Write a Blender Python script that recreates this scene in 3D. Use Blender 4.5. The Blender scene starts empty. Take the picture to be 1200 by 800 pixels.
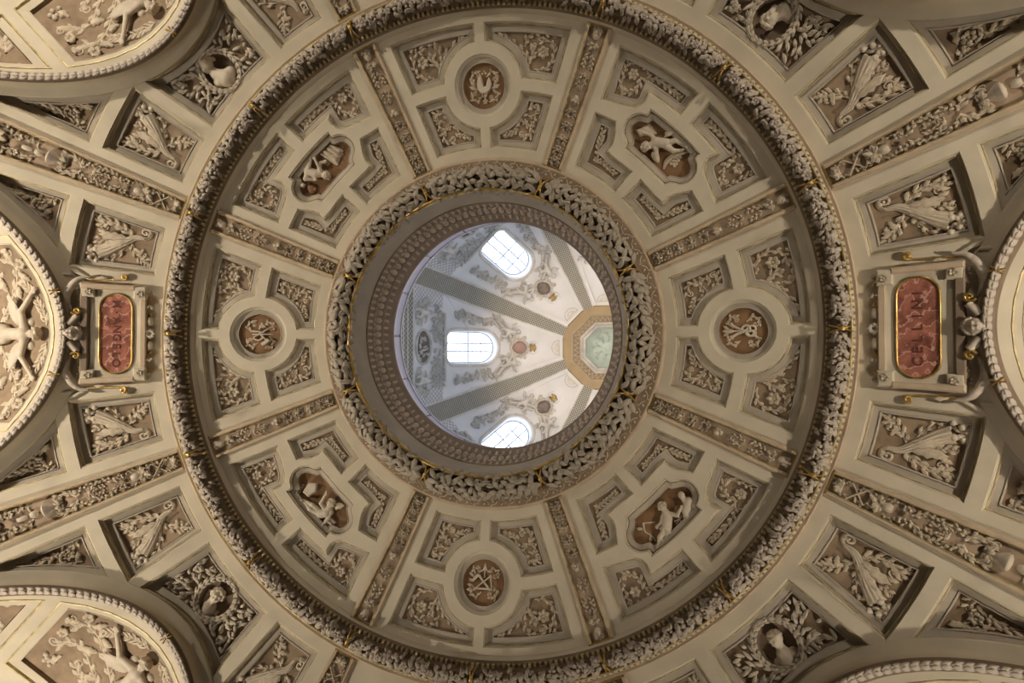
import bpy, math, random
import numpy as np
from mathutils import Matrix, Vector
from mathutils.geometry import delaunay_2d_cdt

PI = math.pi
rad = math.radians
random.seed(7)
SC = bpy.context.scene
COL = SC.collection
H0 = 1.6                       # eye height above the vestibule floor
# ------------------------------------------------------------------ camera
def make_camera():
    f = 850.0
    n = np.array([186.28, 16.70, f]); n /= np.linalg.norm(n)      # where the zenith lies in the lens
    ex = np.array([1.0, 0, 0]) - n[0] * n; ex /= np.linalg.norm(ex)
    ey = np.cross(n, ex)
    Rw = np.stack([ex, ey, n], 1)
    right, up, back = Rw[0], -Rw[1], -Rw[2]
    cd = bpy.data.cameras.new('camera'); cam = bpy.data.objects.new('camera', cd); COL.objects.link(cam)
    cd.sensor_width = 36; cd.lens = f / 1200 * 36; cd.clip_end = 200
    M = Matrix.Identity(4)
    for i in range(3):
        M[i][0], M[i][1], M[i][2] = right[i], up[i], back[i]
    M[0][3], M[1][3], M[2][3] = 2.6204, 0.3297, H0
    cam.matrix_world = M
    SC.camera = cam
make_camera()
# ------------------------------------------------------------------ view, world
SC.view_settings.view_transform = 'Standard'
SC.view_settings.look = 'None'
SC.view_settings.gamma = 1.0
SC.view_settings.use_curve_mapping = False
SC.view_settings.exposure = 0.0
SC.cycles.use_denoising = True
SC.cycles.max_bounces = 8
SC.cycles.diffuse_bounces = 4
SC.cycles.glossy_bounces = 3
SC.cycles.transparent_max_bounces = 8
SC.cycles.caustics_reflective = False
SC.cycles.caustics_refractive = False
W = bpy.data.worlds.new('sky'); SC.world = W; W.use_nodes = True
bg = W.node_tree.nodes['Background']
bg.inputs[0].default_value = (0.72, 0.82, 1.0, 1); bg.inputs[1].default_value = 5.5
# ------------------------------------------------------------------ lamps
def lamp(name, kind, loc, energy, color, size=0.1, rot=None, **kw):
    l = bpy.data.lights.new(name, kind); l.energy = energy; l.color = color
    if kind == 'AREA':
        l.shape = 'DISK' if 'sy' not in kw else 'RECTANGLE'; l.size = size
        if 'sy' in kw: l.size_y = kw['sy']
    else:
        l.shadow_soft_size = size
    if kind == 'SPOT':
        l.spot_size = kw.get('cone', 1.5); l.spot_blend = 0.85
    o = bpy.data.objects.new(name, l); COL.objects.link(o); o.location = loc
    if rot: o.rotation_euler = rot
    return o
WARM = (1.0, 0.89, 0.74)
# one uplight stands in each of the eight arches, low behind the opening
LAMP_E = {0: 960, 45: 620, 90: 190, 135: 1060, 180: 1560, 225: 1020, 270: 380, 315: 680}
for a_, e_ in LAMP_E.items():
    o_ = lamp('arch_uplight', 'SPOT', (8.8 * math.cos(rad(a_)), 8.8 * math.sin(rad(a_)), H0 + 4.7), e_, WARM, 0.10, None, cone=rad(106))
    d_ = Vector((-math.cos(rad(68)) * math.cos(rad(a_)), -math.cos(rad(68)) * math.sin(rad(a_)), math.sin(rad(68))))
    o_.rotation_euler = d_.to_track_quat('-Z', 'Y').to_euler()
# added fill lamp, stands in for bounce off the vestibule floor
lamp('floor_fill', 'AREA', (0, 0, 0.25), 14, (1.0, 0.90, 0.78), 9.0, (PI, 0, 0))
# warm spots added in the upper hall to brighten the cupola top
for a_ in (22.5, 112.5, 202.5, 292.5):
    o_ = lamp('cupola_warm_fill', 'SPOT', (4.9 * math.cos(rad(a_)), 4.9 * math.sin(rad(a_)), H0 + 21.0), 750, (1.0, 0.78, 0.52), 0.2, None, cone=1.2)
    d_ = Vector((0, 0, H0 + 29.8)) - Vector(o_.location)
    o_.rotation_euler = d_.to_track_quat('-Z', 'Y').to_euler()
# cool area lamps added as daylight fill low in the hall above
for a_ in (0, 90, 180, 270):
    o_ = lamp('hall_cool_fill', 'AREA', (6.7 * math.cos(rad(a_)), 6.7 * math.sin(rad(a_)), H0 + 16.5), 200, (0.66, 0.78, 1.0), 2.6, None, sy=6.0)
    o_.rotation_euler = Vector((-math.cos(rad(a_)), -math.sin(rad(a_)), 0.9)).to_track_quat('-Z', 'Y').to_euler()
# ------------------------------------------------------------------ materials
def node_mat(name, base, rough=0.8, var=0.08, scale=6.0, metallic=0.0, dirt=None, bump=0.0, bscale=60.0):
    m = bpy.data.materials.new(name); m.use_nodes = True
    nt = m.node_tree; N = nt.nodes; L = nt.links
    b = N['Principled BSDF']; b.inputs['Roughness'].default_value = rough; b.inputs['Metallic'].default_value = metallic
    if 'Specular IOR Level' in b.inputs: b.inputs['Specular IOR Level'].default_value = 0.3
    tc = N.new('ShaderNodeTexCoord')
    no = N.new('ShaderNodeTexNoise'); no.inputs['Scale'].default_value = scale; no.inputs['Detail'].default_value = 6
    L.new(tc.outputs['Object'], no.inputs['Vector'])
    r = N.new('ShaderNodeValToRGB')
    c0 = [max(0, c * (1 - 2 * var)) for c in base]; c1 = [min(1, c * (1 + 1.2 * var)) for c in base]
    if dirt: c0 = dirt
    r.color_ramp.elements[0].position = 0.30; r.color_ramp.elements[0].color = (*c0, 1)
    r.color_ramp.elements[1].position = 0.68; r.color_ramp.elements[1].color = (*c1, 1)
    L.new(no.outputs['Fac'], r.inputs['Fac']); L.new(r.outputs['Color'], b.inputs['Base Color'])
    if bump:
        n2 = N.new('ShaderNodeTexNoise'); n2.inputs['Scale'].default_value = bscale; n2.inputs['Detail'].default_value = 3
        L.new(tc.outputs['Object'], n2.inputs['Vector'])
        bp = N.new('ShaderNodeBump'); bp.inputs['Strength'].default_value = bump; bp.inputs['Distance'].default_value = 0.01
        L.new(n2.outputs['Fac'], bp.inputs['Height']); L.new(bp.outputs['Normal'], b.inputs['Normal'])
    return m
def marble(name):
    m = node_mat(name, (0.33, 0.125, 0.085), 0.28, 0.3, 7)
    nt = m.node_tree; N = nt.nodes; L = nt.links; b = N['Principled BSDF']
    src = b.inputs['Base Color'].links[0].from_socket
    tc = N['Texture Coordinate'] if 'Texture Coordinate' in N else N.new('ShaderNodeTexCoord')
    wv = N.new('ShaderNodeTexWave'); wv.inputs['Scale'].default_value = 3.2; wv.inputs['Distortion'].default_value = 11
    wv.inputs['Detail'].default_value = 4; wv.inputs['Detail Scale'].default_value = 2.2; wv.bands_direction = 'DIAGONAL'
    L.new(tc.outputs['Object'], wv.inputs['Vector'])
    r = N.new('ShaderNodeValToRGB'); r.color_ramp.elements[0].position = 0.86; r.color_ramp.elements[0].color = (0, 0, 0, 1)
    r.color_ramp.elements[1].position = 0.99; r.color_ramp.elements[1].color = (0.75, 0.75, 0.75, 1)
    L.new(wv.outputs['Fac'], r.inputs['Fac'])
    mx = N.new('ShaderNodeMix'); mx.data_type = 'RGBA'
    L.new(r.outputs['Color'], mx.inputs[0]); L.new(src, mx.inputs[6]); mx.inputs[7].default_value = (0.62, 0.36, 0.29, 1)
    L.new(mx.outputs[2], b.inputs['Base Color'])
    return m
def mosaic(name, ca, cb, scale):
    m = node_mat(name, ca, 0.7, 0.05, 3)
    nt = m.node_tree; N = nt.nodes; L = nt.links; b = N['Principled BSDF']
    src = b.inputs['Base Color'].links[0].from_socket
    uv = N.new('ShaderNodeUVMap')
    ck = N.new('ShaderNodeTexChecker'); ck.inputs['Scale'].default_value = scale
    L.new(uv.outputs['UV'], ck.inputs['Vector']); L.new(src, ck.inputs['Color1']); ck.inputs['Color2'].default_value = (*cb, 1)
    L.new(ck.outputs['Color'], b.inputs['Base Color'])
    return m
def glass_mat(name, tint, alpha, rough=0.05):
    m = bpy.data.materials.new(name); m.use_nodes = True
    nt = m.node_tree; N = nt.nodes; L = nt.links; N.remove(N['Principled BSDF'])
    t = N.new('ShaderNodeBsdfTransparent'); t.inputs[0].default_value = (*tint, 1)
    g = N.new('ShaderNodeBsdfPrincipled'); g.inputs['Base Color'].default_value = (*tint, 1); g.inputs['Roughness'].default_value = rough
    mx = N.new('ShaderNodeMixShader'); mx.inputs[0].default_value = alpha
    L.new(t.outputs[0], mx.inputs[1]); L.new(g.outputs[0], mx.inputs[2]); L.new(mx.outputs[0], N['Material Output'].inputs[0])
    return m
CREAM = node_mat('cream_stucco', (0.56, 0.485, 0.36), 0.75, 0.05, 2.5, bump=0.08)
GREY = node_mat('grey_stucco', (0.43, 0.37, 0.288), 0.8, 0.07, 3.0)
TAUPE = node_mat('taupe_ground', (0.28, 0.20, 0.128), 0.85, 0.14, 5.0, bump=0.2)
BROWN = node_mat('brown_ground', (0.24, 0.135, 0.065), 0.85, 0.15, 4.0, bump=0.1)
RELIEF = node_mat('pale_relief_stucco', (0.54, 0.445, 0.325), 0.7, 0.12, 14.0)
WHITE = node_mat('white_stucco', (0.56, 0.475, 0.365), 0.65, 0.06, 8.0)
STONE = node_mat('silvered_stone', (0.50, 0.42, 0.335), 0.55, 0.16, 12.0)
LEAFST = node_mat('laurel_stone', (0.45, 0.38, 0.29), 0.6, 0.14, 12.0)
GOLD = node_mat('old_gilding', (0.56, 0.37, 0.12), 0.36, 0.2, 10.0, metallic=0.85)
DIMGOLD = node_mat('dull_gilding', (0.30, 0.20, 0.10), 0.5, 0.22, 9.0, metallic=0.3)
OLDGOLD = node_mat('worn_gilt_line', (0.50, 0.40, 0.20), 0.5, 0.25, 8.0, metallic=0.3)
ROWST = node_mat('row_stucco', (0.40, 0.315, 0.23), 0.6, 0.12, 9.0)
BANDG = node_mat('rosy_ground', (0.35, 0.255, 0.17), 0.8, 0.12, 5.0, bump=0.1)
ROSEGOLD = node_mat('rosy_rail_stucco', (0.50, 0.385, 0.265), 0.7, 0.08, 4.0)
MARBLE = marble('red_veined_marble')
INK = node_mat('incised_letter', (0.13, 0.04, 0.027), 0.7, 0.1)
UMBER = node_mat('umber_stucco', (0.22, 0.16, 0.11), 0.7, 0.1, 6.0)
COVE = node_mat('cove_stucco', (0.36, 0.30, 0.22), 0.7, 0.06, 3.0)
PLASTER = node_mat('white_plaster', (0.74, 0.72, 0.70), 0.8, 0.04, 1.2, bump=0.05)
PLREL = node_mat('plaster_relief', (0.62, 0.57, 0.50), 0.7, 0.12, 3.0)
MOSA = mosaic('mosaic_rib', (0.43, 0.40, 0.33), (0.17, 0.155, 0.125), 1.0)
MOSB = mosaic('mosaic_fine', (0.66, 0.64, 0.62), (0.42, 0.41, 0.40), 1.0)
OCHRE = node_mat('ochre_plaster', (0.40, 0.29, 0.16), 0.7, 0.06, 2.0)
MINT = node_mat('mint_plaster', (0.56, 0.64, 0.57), 0.7, 0.06, 2.0)
REDSH = node_mat('red_shield', (0.40, 0.25, 0.21), 0.6, 0.1, 3.0)
DARKSH = node_mat('dark_shield', (0.20, 0.16, 0.13), 0.6, 0.2, 5.0)
LEADING = node_mat('window_leading', (0.45, 0.50, 0.56), 0.5, 0.05)
PANE = glass_mat('window_glass', (0.97, 0.99, 1.0), 0.05)
GUARD = glass_mat('guard_glass', (0.93, 0.89, 1.0), 0.72, 0.25)
STEEL = node_mat('pale_steel', (0.70, 0.68, 0.72), 0.3, 0.05, 8.0, metallic=0.6)
FLOORM = node_mat('vestibule_marble', (0.24, 0.20, 0.16), 0.4, 0.1, 1.0)
WALLM = node_mat('wall_stucco', (0.26, 0.22, 0.17), 0.8, 0.05, 1.0)
# ------------------------------------------------------------------ charts: (u, v, h) -> xyz in the frame of a sector, h towards the hall
RHO, AP = 14.0, 10.455
ZS = H0 + AP - RHO
def sphere_chart(p):
    x, y, h = p[:, 0], p[:, 1], p[:, 2]
    d = np.sqrt(RHO ** 2 - x * x - y * y)
    k = 1 - h / RHO
    return np.stack([x * k, y * k, ZS + d * k], 1)
def arch_x(y): return 6.04 + 0.24 * y * y
def sph_z(x, y): return ZS + np.sqrt(RHO ** 2 - x * x - y * y)
def barrel_z(y): return sph_z(arch_x(y) + 0.04, y)
def barrel_chart(p):
    x, y, h = p[:, 0], p[:, 1], p[:, 2]
    e = 1e-3
    s = (barrel_z(y + e) - barrel_z(y - e)) / (2 * e)
    n = np.sqrt(1 + s * s)
    return np.stack([x, y + h * s / n, barrel_z(y) - h / n], 1)
def flat_chart(p): return np.asarray(p, float)
def ring_chart(Rc, hc, r):
    """a = angle about the axis (rad), b = angle round the roll (0 = lowest, + outwards), h = height over the roll"""
    def f(p):
        a, b, h = p[:, 0], p[:, 1], p[:, 2]
        R = Rc + (r + h) * np.sin(b)
        return np.stack([R * np.cos(a), R * np.sin(a), H0 + hc - (r + h) * np.cos(b)], 1)
    return f
# upper cupola: s = arc length from the lantern down, v across the bay
A0_, B0_, HC_ = 7.0, 7.3, 22.5
_hh = np.linspace(29.6, 22.5, 400)
_aa = A0_ * np.sqrt(np.maximum(0, 1 - ((_hh - HC_) / B0_) ** 2))
_ss = np.concatenate([[0], np.cumsum(np.hypot(np.diff(_hh), np.diff(_aa)))])
def cup_s(h): return float(np.interp(-h, -_hh, _ss))
def cup_a(s): return np.interp(s, _ss, _aa)
def cup_chart(p):
    s, v, h = p[:, 0], p[:, 1], p[:, 2]
    a = np.interp(s, _ss, _aa); z = np.interp(s, _ss, _hh)
    e = 0.02
    da = np.interp(s + e, _ss, _aa) - np.interp(s - e, _ss, _aa); dz = np.interp(s + e, _ss, _hh) - np.interp(s - e, _ss, _hh)
    l = np.hypot(da, dz) + 1e-9
    na, nz = dz / l, -da / l            # points inwards and down
    return np.stack([a + h * na, v, H0 + z + h * nz], 1)
# ------------------------------------------------------------------ mesh collecting
class MB:
    def __init__(s): s.v = []; s.f = []; s.n = 0; s.uv = None
    def add(s, verts, faces):
        verts = np.asarray(verts, float).reshape(-1, 3)
        s.v.append(verts); k = s.n
        s.f.extend([tuple(i + k for i in f) for f in faces]); s.n += len(verts)
        return s
    def grid(s, pts, nu, nv, cu=False, cv=False):
        fs = []
        for i in range(nu if cu else nu - 1):
            for j in range(nv if cv else nv - 1):
                i2, j2 = (i + 1) % nu, (j + 1) % nv
                fs.append((i * nv + j, i2 * nv + j, i2 * nv + j2, i * nv + j2))
        return s.add(pts, fs)
    def verts(s): return np.concatenate(s.v) if s.v else np.zeros((0, 3))
def mesh_of(name, mb, chart, mat, base=(0, 0, 0), smooth=True, flip=None):
    P = mb.verts()
    V = chart(P) - np.asarray(base)
    me = bpy.data.meshes.new(name)
    if flip is None: flip = chart is not flat_chart
    F = [f[::-1] for f in mb.f] if flip else mb.f
    nl = sum(len(f) for f in F)
    me.vertices.add(len(V)); me.vertices.foreach_set('co', V.astype(np.float32).ravel())
    me.loops.add(nl); me.polygons.add(len(F))
    me.loops.foreach_set('vertex_index', np.fromiter((i for f in F for i in f), np.int32, nl))
    ls = np.zeros(len(F), np.int32)
    if len(F): ls[1:] = np.cumsum([len(f) for f in F])[:-1]
    me.polygons.foreach_set('loop_start', ls)
    me.polygons.foreach_set('use_smooth', np.full(len(F), smooth))
    me.update(calc_edges=True)
    if mb.uv is not None:
        uvl = me.uv_layers.new(name='UVMap')
        idx = np.zeros(nl, np.int32); me.loops.foreach_get('vertex_index', idx)
        uvl.data.foreach_set('uv', mb.uv[idx].astype(np.float32).ravel())
    me.materials.append(mat)
    return me
class Part:
    def __init__(s, name, mb, mat, smooth=True, kids=(), kind=None, label=None, chart=None, mesh=None, matrix=None):
        s.name, s.mb, s.mat, s.smooth, s.kids, s.kind, s.label, s.chart, s.mesh, s.matrix = name, mb, mat, smooth, list(kids), kind, label, chart, mesh, matrix
class Tpl:
    def __init__(s, base, chart, parts):
        s.chart = chart
        s.B = chart(np.array([base], float))[0]
        s.parts = parts
        for p in parts: s._prep(p)
    def _prep(s, p):
        if p.mesh is None: p.mesh = mesh_of(p.name, p.mb, p.chart or s.chart, p.mat, s.B, p.smooth)
        for k in p.kids: s._prep(k)
def link_part(p, parent):
    o = bpy.data.objects.new(p.name, p.mesh); COL.objects.link(o); o.parent = parent
    if p.matrix is not None: o.matrix_basis = p.matrix
    if p.kind: o['kind'] = p.kind
    if p.label: o['label'] = p.label
    for k in p.kids: link_part(k, o)
    return o
def place(t, name, label, cat, deg=0.0, group=None, kind=None):
    e = bpy.data.objects.new(name, None); COL.objects.link(e); e.empty_display_size = 0.1
    c, s_ = math.cos(rad(deg)), math.sin(rad(deg))
    e.location = (t.B[0] * c - t.B[1] * s_, t.B[0] * s_ + t.B[1] * c, t.B[2])
    e.rotation_euler = (0, 0, rad(deg))
    if label: e['label'] = label
    if cat: e['category'] = cat
    if group: e['group'] = group
    if kind: e['kind'] = kind
    for p in t.parts: link_part(p, e)
    return e
# ------------------------------------------------------------------ plane helpers
def ccw(P):
    P = np.asarray(P, float); x, y = P[:, 0], P[:, 1]
    return P if (np.dot(x, np.roll(y, -1)) - np.dot(y, np.roll(x, -1))) > 0 else P[::-1]
def inset(P, d):
    a = P - np.roll(P, 1, 0); b = np.roll(P, -1, 0) - P
    a /= np.linalg.norm(a, axis=1)[:, None] + 1e-12; b /= np.linalg.norm(b, axis=1)[:, None] + 1e-12
    na = np.stack([-a[:, 1], a[:, 0]], 1); nb = np.stack([-b[:, 1], b[:, 0]], 1)
    m = na + nb; den = np.maximum(1 + (na * nb).sum(1), 0.25)
    return P + d * m / den[:, None]
def in_poly(Q, P):
    x, y = Q[:, 0], Q[:, 1]; r = np.zeros(len(Q), bool)
    for (x1, y1), (x2, y2) in zip(P, np.roll(P, -1, 0)):
        c = ((y1 > y) != (y2 > y))
        with np.errstate(divide='ignore', invalid='ignore'):
            r ^= c & (x < (x2 - x1) * (y - y1) / (y2 - y1 + 1e-30) + x1)
    return r
def sheet(mb, outer, holes, step, h=0.0, dense=False):
    """triangulate a region with holes, with inner points so that it can bend"""
    outer = np.asarray(outer); q_ = []
    for a_, b_ in zip(outer, np.roll(outer, -1, 0)):
        n_ = max(1, int(np.ceil(np.linalg.norm(b_ - a_) / (step * 1.1)))) if dense else 1
        q_ += [a_ + (b_ - a_) * i / n_ for i in range(n_)]
    outer = np.array(q_); pts = [tuple(p) for p in outer]; ed = [(i, (i + 1) % len(outer)) for i in range(len(outer))]
    for H in holes:
        k = len(pts); pts += [tuple(p) for p in H]; ed += [(k + i, k + (i + 1) % len(H)) for i in range(len(H))]
    lo, hi = outer.min(0), outer.max(0)
    gx, gy = np.meshgrid(np.arange(lo[0] + step / 2, hi[0], step), np.arange(lo[1] + step / 2, hi[1], step))
    G = np.stack([gx.ravel(), gy.ravel()], 1)
    ok = in_poly(G, outer)
    for H in holes: ok &= ~in_poly(G, np.asarray(H))
    G = G[ok]
    allp = np.array(pts)
    if len(G):
        dm = np.min(((G[:, None, :] - allp[None]) ** 2).sum(2), 1)
        pts += [tuple(p) for p in G[dm > (step * 0.35) ** 2]]
    r = delaunay_2d_cdt([Vector(p) for p in pts], ed, [], 0, 1e-6)
    V = np.array([tuple(v) for v in r[0]]); F = [tuple(f) for f in r[2]]
    C_ = np.array([V[list(f)].mean(0) for f in F])
    keep = in_poly(C_, outer)
    for H in holes: keep &= ~in_poly(C_, np.asarray(H))
    F = [f for f, k in zip(F, keep) if k]
    mb.add(np.column_stack([V, np.full(len(V), h)]), F)
    return mb
def band(mb, P, steps):
    """rings of a closed outline: steps = (inset, height)"""
    n = len(P); pts = []
    for d, h in steps:
        Q = inset(P, d) if d else P
        pts.append(np.column_stack([Q, np.full(n, h)]))
    mb.grid(np.concatenate(pts), len(steps), n, False, True)
    return mb
def arc(R, a0, a1, n, c=(0, 0)):
    t = np.radians(np.linspace(a0, a1, n)); return [(c[0] + R * math.cos(q), c[1] + R * math.sin(q)) for q in t]
def mirror(P): return [(x, -y) for x, y in P]
# ------------------------------------------------------------------ carved ornament
def spline(pts, n):
    P = np.asarray(pts, float)
    P = np.vstack([2 * P[0] - P[1], P, 2 * P[-1] - P[-2]])
    m = len(P) - 3; out = []
    for t in np.linspace(0, m - 1e-9, n):
        i = int(t); u = t - i; a, b, c, d = P[i:i + 4]
        out.append(0.5 * (2 * b + (c - a) * u + (2 * a - 5 * b + 4 * c - d) * u * u + (3 * b - a - 3 * c + d) * u ** 3))
    return np.array(out)
def tube(mb, pts, r0, r1, h0, hk=1.0, k=5):
    P = np.asarray(pts, float)[:, :2]; n = len(P)
    T = np.gradient(P, axis=0); T /= np.linalg.norm(T, axis=1)[:, None] + 1e-12
    N = np.stack([-T[:, 1], T[:, 0]], 1)
    r = np.linspace(r0, r1, n) if np.isscalar(r0) else np.asarray(r0)
    a = np.linspace(0, PI, k)
    V = np.zeros((n, k, 3))
    for j in range(k):
        V[:, j, :2] = P + N * (r * math.cos(a[j]))[:, None]
        V[:, j, 2] = h0 + r * hk * math.sin(a[j]) - (0.004 if j in (0, k - 1) else 0)
    mb.grid(V.reshape(-1, 3), n, k)
    return mb
def curl(c_dir, p, r, turns, side, n=18):
    """spiral that starts at p running along c_dir and winds inwards"""
    d = np.asarray(c_dir, float); d /= np.linalg.norm(d) + 1e-9
    nrm = np.array([-d[1], d[0]]) * side
    c = np.asarray(p) + nrm * r
    a0 = math.atan2(-nrm[1], -nrm[0]); out = []
    for t in np.linspace(0, 1, n):
        a = a0 + side * t * turns * 2 * PI; q = r * (1 - 0.85 * t)
        out.append(c + q * np.array([math.cos(a), math.sin(a)]))
    return np.array(out)
def leaf(mb, base, ang, L, Wd, h0, hr=0.03, bend=0.0, lobes=True, n=6, lift=0.0):
    t = np.linspace(0, 1, n)
    a = ang + bend * t
    cx = base[0] + np.concatenate([[0], np.cumsum(np.cos(a[:-1]) * L / (n - 1))])
    cy = base[1] + np.concatenate([[0], np.cumsum(np.sin(a[:-1]) * L / (n - 1))])
    w = Wd * (1 - t) ** 0.85 * (0.30 + 2.75 * t)
    if lobes: w = w * np.where(np.arange(n) % 2 == 0, 0.74, 1.2)
    w[-1] = Wd * 0.06
    hr = hr * 1.4; lift = lift + hr * 0.25
    hh = hr * (0.45 + 0.55 * np.sin(PI * t ** 0.8)) + lift * t
    V = np.zeros((n, 5, 3))
    for j, (q, g) in enumerate(((-1, 0), (-0.55, 0.9), (0, 0.5), (0.55, 0.9), (1, 0))):
        V[:, j, 0] = cx - np.sin(a) * w * q; V[:, j, 1] = cy + np.cos(a) * w * q
        V[:, j, 2] = h0 + hh * g + (lift * t * 0.8 if g == 0 else 0)
    mb.grid(V.reshape(-1, 3), n, 5)
    return mb
def dome(mb, c, r, h0, hk=1.0, n=8, m=4, ell=1.0, rot=0.0):
    V = []
    cr, sr = math.cos(rot), math.sin(rot)
    for i in range(m):
        b = (PI / 2) * i / (m - 0.001) if i < m else PI / 2
        for j in range(n):
            a = 2 * PI * j / n
            x, y = r * math.cos(b) * math.cos(a) * ell, r * math.cos(b) * math.sin(a)
            V.append((c[0] + x * cr - y * sr, c[1] + x * sr + y * cr, h0 + r * hk * math.sin(b)))
    V.append((c[0], c[1], h0 + r * hk))
    F = [(i * n + j, i * n + (j + 1) % n, (i + 1) * n + (j + 1) % n, (i + 1) * n + j) for i in range(m - 1) for j in range(n)]
    F += [((m - 1) * n + j, (m - 1) * n + (j + 1) % n, m * n) for j in range(n)]
    mb.add(V, F)
    return mb
def rosette(mb, c, r, h0, petals=6, hr=None, rot=0.0):
    hr = hr or r * 0.5
    for i in range(petals):
        a = rot + 2 * PI * i / petals
        leaf(mb, (c[0] + 0.2 * r * math.cos(a), c[1] + 0.2 * r * math.sin(a)), a, r * 0.85, r * 0.42, h0, hr, 0, False, 5, hr * 0.3)
    dome(mb, c, r * 0.32, h0 + hr * 0.3, 1.0, 7, 3)
    return mb
def sprig(mb, pts, w=0.02, h0=0.0, nl=6, ls=0.10, cr=0.0, turns=1.1, side=1, hr=0.028, lw=0.36, first=1, rng=random):
    S = spline(pts, 14)
    S_ = S
    if cr:
        S_ = np.vstack([S, curl(S[-1] - S[-2], S[-1], cr, turns, side)[1:]])
    tube(mb, S_, np.linspace(w, w * 0.62, len(S_)), 0, h0, 1.25)
    sd = first; nl = int(nl * 1.5 + .5); ls = ls * 1.0; hr = hr * 0.95; lw = lw * 0.72
    for i in range(nl):
        t = (i + 0.6) / nl * 0.96; q = t * (len(S) - 1); k = min(int(q), len(S) - 2)
        p = S[k] + (S[k + 1] - S[k]) * (q - k); d = S[k + 1] - S[k]
        a = math.atan2(d[1], d[0]) + sd * (0.75 + 0.2 * rng.random())
        leaf(mb, p, a, ls * (0.8 + 0.4 * rng.random()), ls * lw, h0, hr, -sd * 0.9, True)
        if i % 3 == 1:
            a2 = math.atan2(d[1], d[0]) - sd * 0.7; q2 = p + ls * .45 * np.array([math.cos(a2), math.sin(a2)])
            tube(mb, np.vstack([[p], curl(q2 - p, q2, ls * .30, 1.2, sd, 11)]), w * .6, w * .4, h0, 1.5, 4)
        sd = -sd
    if cr: dome(mb, S_[-1], cr * 0.34, h0, 1.3, 7, 3)
    return mb
def bar(mb, p, q, w, h, h0, w2=None):
    p, q = np.array(p, float), np.array(q, float); d = q - p; d /= np.linalg.norm(d) + 1e-9; n = np.array([-d[1], d[0]])
    w2 = w if w2 is None else w2
    V = []
    for (c, ww) in ((p, w), (q, w2)):
        for s_, hh, k in ((-1, 0, 1), (-1, h, .75), (1, h, .75), (1, 0, 1)):
            V.append((*(c + n * s_ * ww / 2 * k), h0 + hh))
    mb.add(V, [(0, 1, 5, 4), (1, 2, 6, 5), (2, 3, 7, 6), (0, 3, 2, 1), (4, 5, 6, 7)])
    return mb
def plate(mb, P, h0, h, bev=0.0, step=9.0):
    """raised slab with the outline P"""
    P = ccw(P); n = len(P)
    band(mb, P, [(0, h0), (0, h0 + h - bev)] + ([(bev, h0 + h)] if bev else []))
    sheet(mb, inset(P, bev) if bev else P, [], step, h0 + h)
    return mb
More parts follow.
